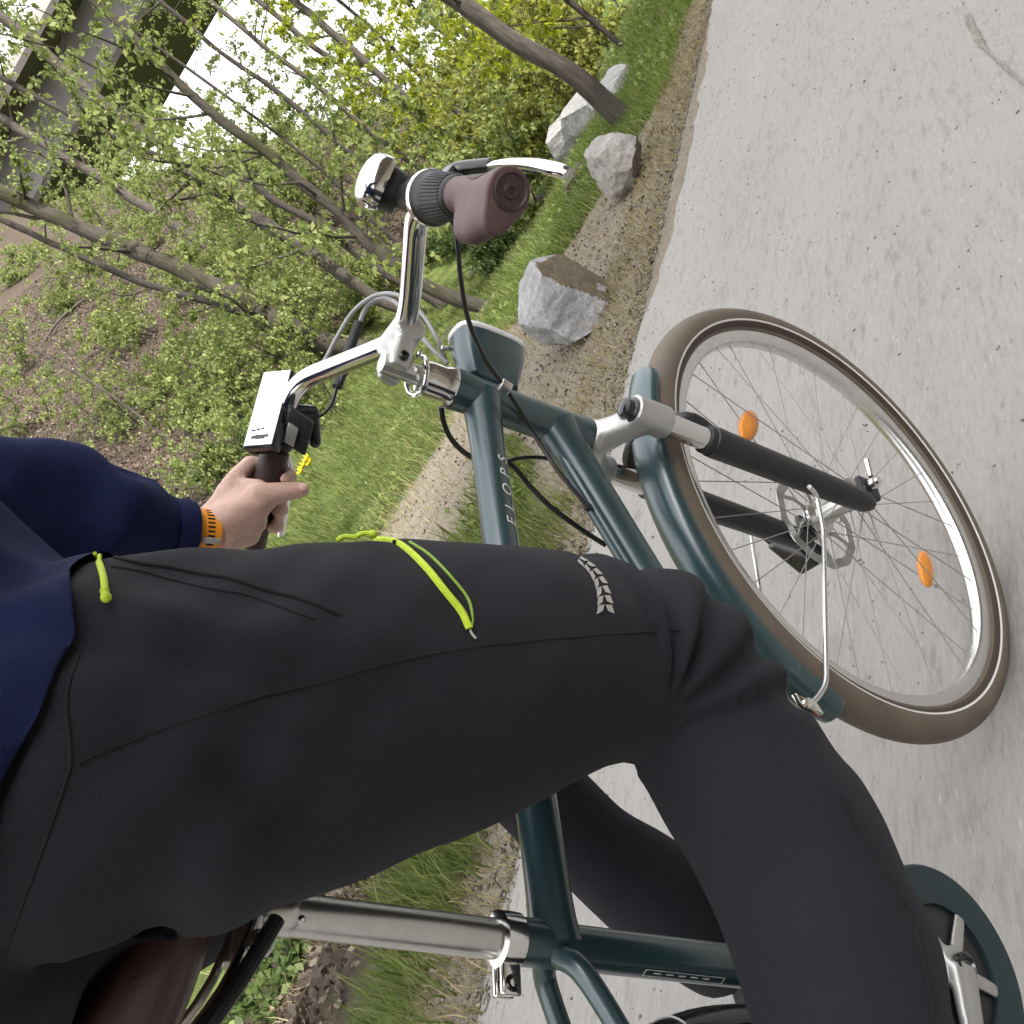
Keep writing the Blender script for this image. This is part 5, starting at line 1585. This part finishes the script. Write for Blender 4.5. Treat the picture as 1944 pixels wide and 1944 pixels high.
# named trunks, base first
TR = [
 ("tree", "leaning grey trunk rising from the grass behind the grey brown boulder", [(1192, 228), (1120, 172), (1040, 112), (960, 62), (850, -4), (760, -60)], 38, 30, 'bark', 'leaf', dict(branches=5, blen=1.6, per=5, span=(.45, 1))),
 ("tree", "slim dark trunk just right of the leaning grey trunk", [(1192, 98), (1150, 62), (1076, 0), (1000, -60)], 13, 10, 'bark_d', 'leaf_y', dict(branches=8, blen=1.2, per=8, lsize=.08)),
 ("tree", "straight slim trunk right of the bell reaching the top edge", [(908, 332), (865, 290), (757, 174), (600, 37), (555, 0), (450, -90)], 17, 12, 'bark', 'leaf_y', dict(branches=14, blen=1.6, per=10, lsize=.09)),
 ("tree", "slim trunk crossing the bright sky to the top edge", [(862, 294), (800, 232), (695, 157), (600, 91), (488, 0), (400, -70)], 14, 10, 'bark', 'leaf_y', dict(branches=12, blen=1.4, per=8, lsize=.09)),
 ("tree", "slim trunk crossing the sky, its top near the viaduct edge", [(880, 392), (800, 322), (728, 269), (649, 202), (572, 141), (504, 91), (417, 17)], 13, 9, 'bark', 'leaf', dict(branches=10, blen=1.2, per=8, lsize=.07)),
 ("tree", "thin trunk just below the open sky patch", [(860, 440), (760, 365), (650, 279), (538, 182), (471, 135), (387, 74), (300, 0)], 12, 8, 'bark_d', 'leaf', dict(branches=10, blen=1.1, per=8)),
 ("tree", "grey trunk with mossy foot standing in the gully above the cable", [(938, 580), (860, 562), (800, 540), (737, 492), (683, 448), (650, 412), (572, 353), (504, 293), (420, 232), (346, 165), (240, 60)], 30, 17, 'bark_m', 'leaf', dict(branches=14, blen=1.3, per=10)),
 ("tree", "crooked trunk bending sharply in front of the viaduct", [(792, 604), (700, 555), (590, 480), (471, 400), (404, 357), (348, 330), (323, 282), (256, 242), (202, 202), (67, 84), (0, 30)], 26, 22, 'bark', 'leaf', dict(branches=16, blen=1.4, per=12, lsize=.065)),
 ("tree", "slender trunk running beside the crooked tree", [(842, 582), (737, 522), (650, 461), (622, 434), (521, 380), (464, 340), (336, 310), (200, 250)], 17, 12, 'bark_d', 'leaf', dict(branches=12, blen=1.1, per=10)),
 ("tree", "thickest grey trunk on the slope above the display", [(692, 668), (600, 640), (525, 606), (437, 558), (320, 501), (202, 451), (101, 410), (0, 357), (-90, 315)], 40, 28, 'bark_m', 'leaf', dict(branches=16, blen=1.5, per=12, lsize=.07)),
 ("tree", "thin trunk along the lower side of the thickest trunk", [(590, 652), (500, 610), (420, 579), (336, 558), (235, 521), (118, 471), (0, 417), (-80, 380)], 16, 12, 'bark_d', 'leaf', dict(branches=10, blen=1.2, per=12, lsize=.07)),
 ("tree", "pale trunk high on the slope at the left edge", [(420, 480), (300, 408), (180, 330), (57, 259), (0, 225), (-90, 180)], 20, 16, 'bark', 'leaf', dict(branches=14, blen=1.6, per=12, lsize=.075)),
 ("tree", "thin bent stem crossing the leaf littered slope", [(334, 848), (298, 816), (190, 735), (95, 680), (25, 632)], 6, 4, 'bark', 'leaf', dict(branches=5, blen=.5, per=4)),
 ("tree", "slanting sapling on the slope left of the sleeve", [(72, 660), (110, 610), (150, 575), (190, 545)], 6, 4, 'bark', 'leaf', dict(branches=4, blen=.5, per=6)),
 ("tree", "thin trunk behind the bell in the yellow foliage", [(905, 250), (832, 180), (765, 110), (690, 40), (640, 0)], 9, 7, 'bark_d', 'leaf_y', dict(branches=10, blen=1.5, per=12, lsize=.10)),
 ("tree", "thin trunk at the top edge left of the leaning tree", [(1010, 190), (930, 130), (880, 88), (832, 54), (765, 0), (700, -50)], 10, 7, 'bark_d', 'leaf_y', dict(branches=12, blen=1.5, per=12, lsize=.10)),
 ("tree", "slim trunk in the thicket under the bell", [(800, 500), (720, 430), (640, 350), (560, 280), (480, 220)], 9, 6, 'bark_d', 'leaf', dict(branches=10, blen=1.1, per=10)),
 ("tree", "thin trunk leaning beside the pale rock ledge", [(1090, 200), (1040, 165), (985, 140), (900, 80), (830, 20)], 9, 6, 'bark_d', 'leaf_y', dict(branches=10, blen=1.2, per=10, lsize=.09)),
]
for i, (nm, lab, pts, w0, w1, bk, lf, kw) in enumerate(TR):
    tree(nm, lab, pts, w0, w1, 100 + i, bk, lf, group="trees of the wooded valley", **kw)
# trees high behind: dense thicket up the valley and on the slope, each set out on the ground
BK = [((1010, 120), 19, 4.2, 'leaf_y', "sunlit yellow green tree left of the leaning trunk's top"), ((930, 70), 24, 6.0, 'leaf_y', "tall yellow green tree at the top edge beside the sky"), ((1085, 50), 22, 3.6, 'leaf_y', "yellow green tree behind the slim dark trunk"), ((1130, 20), 16, 2.6, 'leaf_o', "low green tree at the end of the grass verge"),
      ((860, 140), 20, 4.6, 'leaf_y', "airy yellow green tree right of the sky patch"), ((790, 210), 22, 4.0, 'leaf', "pale green tree below the sky patch, behind the bell"), ((960, 210), 15, 2.6, 'leaf_o', "green tree directly above the brake lever"), ((1060, 140), 14, 2.2, 'leaf_o', "dark green low tree over the rock ledge"),
      ((700, 330), 24, 4.4, 'leaf', "pale green tree left of the bell"), ((620, 400), 25, 4.0, 'leaf', "pale green tree above the slender trunk"), ((870, 300), 15, 2.4, 'leaf', "light green tree behind the twist shifter"), ((905, 190), 17, 3.0, 'leaf', "light green tree above the twist shifter")]
for i, (px, D, h, lf, lab) in enumerate(BK):
    bush("tree", lab, px, D, h, h * .36, 4600, 300 + i, lf, .062 + .0012 * D, .5, "thicket up the valley", 5, 'bark_d', "tree")
SH = [((455, 655), None, 1.5, "drooping pale green shrub under the thickest trunk"), ((560, 590), None, 1.5, "drooping shrub between the thickest trunk and the display"), ((640, 545), None, 1.6, "drooping shrub just above the display"), ((610, 700), None, 1.1, "low leafy shrub right beside the display"), ((520, 760), None, .9, "low shrub left of the display"),
      ((420, 790), None, .8, "small shrub on the slope above the hand"), ((330, 740), None, 1.0, "small pale shrub on the open litter slope"), ((250, 640), None, 1.3, "pale shrub in the middle of the slope"), ((140, 590), None, 1.3, "pale shrub high on the slope at the left edge"), ((720, 560), None, 1.3, "leafy shrub behind the cable loop"), ((800, 520), None, 1.2, "leafy shrub behind the bar bend"),
      ((880, 470), None, 1.0, "green shrub at the gully edge below the grip"), ((960, 500), None, .6, "low green plant between gully and grass"), ((930, 380), None, .9, "green shrub between grip and shifter cable"), ((1010, 330), None, .8, "green shrub behind the brake lever"), ((700, 620), None, 1.0, "shrub at the foot of the thickest trunk"), ((380, 560), None, 1.6, "pale green shrub crossing the thickest trunk"), ((60, 520), None, 1.5, "pale shrub under the thin trunk at the left edge"), ((300, 470), None, 1.7, "tall pale shrub above the thickest trunk"), ((470, 860), None, .5, "bushy green plant above the sleeve"), ((420, 900), None, .45, "bushy green plant touching the hand"), ((560, 480), None, 1.7, "tall shrub among the slender trunks")]
for i, (px, D, h, lab) in enumerate(SH):
    lf = 'leaf_g' if i in (12, 13, 14, 19, 20, 11) else 'leaf'
    bush("shrub", lab, px, D, h, h * .66, 5600, 400 + i, lf, .054, .95, "shrubs on the slope and in the gully", 6)
# undergrowth that nothing tells apart: saplings spread over the whole slope
r_ = np.random.default_rng(77)
MARK = [((510, 770), "display"), ((480, 950), "left hand"), ((230, 960), "navy sleeve"), ((715, 360), "bell"), ((700, 570), "cable loop"), ((320, 500), "thickest trunk"), ((340, 320), "crooked trunk's bend"),
        ((230, 130), "viaduct"), ((530, 160), "open sky patch"), ((90, 270), "pale leftmost trunk"), ((860, 560), "mossy trunk foot"), ((60, 640), "thin bent stem")]
used_lab = set()
def place_label(q):
    for far in (False, True):
        for (mp_, nm) in sorted(MARK, key=lambda t: math.hypot(t[0][0] - q[0], t[0][1] - q[1])):
            dx, dy = q[0] - mp_[0], q[1] - mp_[1]
            d = math.hypot(dx, dy)
            w = ("right of" if dx > 0 else "left of") if abs(dx) > 2.2 * abs(dy) else (("below" if dy > 0 else "above") if abs(dy) > 2.2 * abs(dx) else ("below and " if dy > 0 else "above and ") + ("right of" if dx > 0 else "left of"))
            how = "close " if d < 90 else ("" if d < 190 else "well ")
            lab = "pale green sapling, in the photo %s%s the %s" % (how, w, nm)
            if lab not in used_lab and (far or d < 260):
                used_lab.add(lab)
                return lab
k = 0
for gx, gy in [(x_, y_) for x_ in range(-20, 700, 96) for y_ in range(330, 900, 88)]:
    px = (gx + r_.normal() * 28, gy + r_.normal() * 28)
    p, D = ground_hit(px)
    if p is None or D < 9.5 or D > 46 or p[1] < 7.2: continue
    if px[1] > 540 and px[0] < 400 and r_.random() < .6: continue
    if r_.random() < .18: continue
    h_ = (.9 + .055 * D) * (.75 + .5 * r_.random())
    cq = ROT @ (p + V3(0, 0, h_ * .55) - CAM); cq = HALF + FOC * cq[:2] / cq[2]
    if cq[0] < -60 or cq[1] < -60: continue
    bush("sapling", place_label(cq), px, D, h_, h_ * .62, 2400, 600 + k, 'leaf', .044 + .0013 * D, .9, "undergrowth saplings on the slope", 5)
    k += 1
# near left bank, seen below the thigh
for i, (px, lab) in enumerate([((620, 1668), "leafy plant on the dark bank left of the seat post"), ((470, 1880), "leafy plant on the bank under the saddle"), ((560, 1860), "low green plant on the bank below the seat post")]):
    bush("plant", lab, px, None, .35, .25, 420, 450 + i, 'leaf_g', .07, .4, "plants on the near bank", 5)

# grass, dry stalks and fallen leaves: far too many to count
def blades(name, label, n, xr, yr, keep, hmin, hmax, wid, mtl, seed, lean=.5):
    r = np.random.default_rng(seed)
    x = xr[0] + (xr[1] - xr[0]) * r.random(n) ** 1.0; y = yr[0] + (yr[1] - yr[0]) * r.random(n)
    cl = vnoise(np.stack([x, y, 0 * x], -1), 2.2, seed) * .5 + .5
    k = r.random(n) < keep(x, y) * (.35 + .65 * cl)
    x, y, cl = x[k], y[k], cl[k]; n = len(x)
    P = np.stack([x, y, hgt(x, y) - .005], -1)
    h = (hmin + (hmax - hmin) * r.random(n) * (.4 + .6 * cl))[:, None]
    a = r.random(n) * 2 * np.pi
    s = np.stack([np.cos(a), np.sin(a), 0 * a], -1) * wid * (.6 + .8 * r.random((n, 1)))
    b = r.random(n) * 2 * np.pi
    ln = np.stack([np.cos(b), np.sin(b), 0 * b], -1) * lean * h * (.3 + r.random((n, 1)))
    mid = P + ln * .35 + np.array([0, 0, .6]) * h
    tip = P + ln + np.array([0, 0, 1.0]) * h * .95
    V = np.stack([P - s, P + s, mid + s * .7, tip, mid - s * .7], 1).reshape(-1, 3)
    i0 = np.arange(n) * 5
    T = np.concatenate([np.stack([i0, i0 + 1, i0 + 2], -1), np.stack([i0, i0 + 2, i0 + 4], -1), np.stack([i0 + 4, i0 + 2, i0 + 3], -1)])
    o = link_mesh(name, fast_mesh(name, V, tris=T), MT[mtl], None, False)
    return tag(o, label, "grass", None, "stuff")
G = lambda x, y: soil(x, y)[1]
blades("grass", "short bright green grass along the verge by the leaning trunk", 90000, (4.6, 15), (1.5, 4.2), lambda x, y: G(x, y), .05, .16, .004, 'grass_b', 1)
blades("grass", "grass on the gully floor and verge", 210000, (1.0, 14), (2.0, 12.5), lambda x, y: G(x, y), .05, .22, .005, 'grass', 2)
blades("grass", "tall tufted grass by the top tube", 16000, (.6, 3.4), (1.72, 3.6), lambda x, y: G(x, y) * sstep(1.7, 2.0, y), .06, .26, .0028, 'grass', 3)
blades("grass", "tufted grass at the road edge behind the seat post", 30000, (-1.6, 1.6), (1.50, 2.6), lambda x, y: sstep(1.5, 1.75, y) * (1 - sstep(1.95, 2.25, y)) * (.3 + .7 * sstep(-.15, .35, vnoise(np.stack([x, y, 0 * x], -1), 3.1, 44))), .04, .22, .0028, 'grass', 4)
blades("dry_grass", "dry yellow stalks along the road edge", 26000, (-1.5, 9), (1.40, 1.85), lambda x, y: np.ones_like(x) * .8, .015, .07, .0022, 'straw', 5, .9)
blades("dry_grass", "dry stalks among the verge tufts", 26000, (.2, 8.5), (1.6, 7.0), lambda x, y: np.ones_like(x) * .7, .02, .16, .0022, 'straw', 6, .8)
r = np.random.default_rng(9)
n = 170000
x = -1.5 + 32 * r.random(n) ** 1.3; y = 2.3 + 26 * r.random(n) ** 1.2
k = r.random(n) < soil(x, y)[2]
x, y = x[k], y[k]
lm = leaves_mesh("leaf_litter", np.stack([x, y, hgt(x, y) + .012 + .03 * r.random(len(x))], -1), np.where(y < 6, .045, .075), r, .1)
tag(link_mesh("leaf_litter", lm, MT['litter'], None, False), "brown dead leaves covering the wooded slope", "leaf litter", None, "stuff")
# grit and small stones on the dirt
n = 26000
x = -1.0 + 8 * r.random(n); y = 1.40 + 3.2 * r.random(n) ** 1.6
k = r.random(n) < soil(x, y)[0]
x, y = x[k], y[k]; n = len(x)
P = np.stack([x, y, hgt(x, y)], -1)
s = (.003 + .009 * r.random(n) ** 3)[:, None]
oc = np.array([[1, 0, 0], [-1, 0, 0], [0, 1, 0], [0, -1, 0], [0, 0, .7], [0, 0, -.4]])
V = (P[:, None, :] + s[:, None, :] * (oc + r.normal(size=(n, 6, 3)) * .25)).reshape(-1, 3)
tf = np.array([[4, 0, 2], [4, 2, 1], [4, 1, 3], [4, 3, 0], [5, 2, 0], [5, 1, 2], [5, 3, 1], [5, 0, 3]])
T = (np.arange(n)[:, None, None] * 6 + tf).reshape(-1, 3)
MT['grit'] = leaf_mat("verge_grit", (.08, .068, .053), (.17, .145, .115), (.28, .25, .21), 0.0)
tag(link_mesh("gravel", fast_mesh("gravel", V, tris=T), MT['grit'], None, False), "small stones scattered over the dirt verge", "gravel", None, "stuff")
# broad-leaved weeds between the grass blades
n = 26000
xw = .3 + 11 * r.random(n); yw = 1.55 + 7 * r.random(n) ** 1.3
kw_ = (r.random(n) < soil(xw, yw)[1]) & (vnoise(np.stack([xw, yw, 0 * xw], -1), 1.9, 31) > .05)
xw, yw = xw[kw_], yw[kw_]
tag(link_mesh("weeds", leaves_mesh("weeds", np.stack([xw, yw, hgt(xw, yw) + .01 + .09 * r.random(len(xw))], -1), .042, r, -.2), MT['leaf'], None, False), "low broad leaved weeds among the grass", "weeds", None, "stuff")
# dead leaves and straw blown onto the dirt
n = 3000
xw = 0 + 7 * r.random(n); yw = 1.42 + 2.6 * r.random(n) ** 1.4
tag(link_mesh("fallen_leaves", leaves_mesh("fallen_leaves", np.stack([xw, yw, hgt(xw, yw) + .006], -1), .026, r, .05), MT['litter'], None, False), "small dead leaves lying on the dirt verge", "leaf litter", None, "stuff")
# grit and bits of leaf lying on the asphalt, thicker toward the edge
n = 5200
x = -.8 + 9 * r.random(n); y = 1.42 - 3.2 * r.random(n) ** 2.2
P = np.stack([x, y, 0 * x - .0078], -1)
s = (.0016 + .0042 * r.random(n) ** 4)[:, None]
V = (P[:, None, :] + s[:, None, :] * (oc + r.normal(size=(n, 6, 3)) * .3)).reshape(-1, 3)
T = (np.arange(n)[:, None, None] * 6 + tf).reshape(-1, 3)
tag(link_mesh("road_grit", fast_mesh("road_grit", V, tris=T), MT['grit'], None, False), "loose grit and crumbs lying on the asphalt", "gravel", None, "stuff")
# yellow flowers in the gully grass
MT['petal'] = mat("yellow_petal", (.75, .58, .02), .6, 0, 0, .1, 60)
p, D = ground_hit((600, 905))
fl_ = thing("flower", "yellow flower cluster in the grass behind the left brake lever", "flower", p)
q = [at_dist(585, 872, D * .985), at_dist(578, 886, D * .985), at_dist(590, 880, D * .985), at_dist(574, 897, D * .985)]
mb = MB()
for t in q: mb.tube(bezier([p, (p + t) / 2 + V3(.01, 0, .02), t], 6), .003, 5)
part("stem", mb, MT['grass'], fl_)
for t in q:
    mb = MB()
    for k in range(9):
        a = k * 2 * math.pi / 9; d = V3(math.cos(a) * .6 - .4, math.sin(a) * .6 - .4, .5)
        mb.ball(t + unit(d) * .045, 1.0, 8, 6, (.048, .020, .010), np.array([unit(d), unit(np.cross(d, V3(0, 0, 1))), unit(np.cross(unit(d), unit(np.cross(d, V3(0, 0, 1)))))]))
    part("blossom", mb, MT['petal'], fl_)
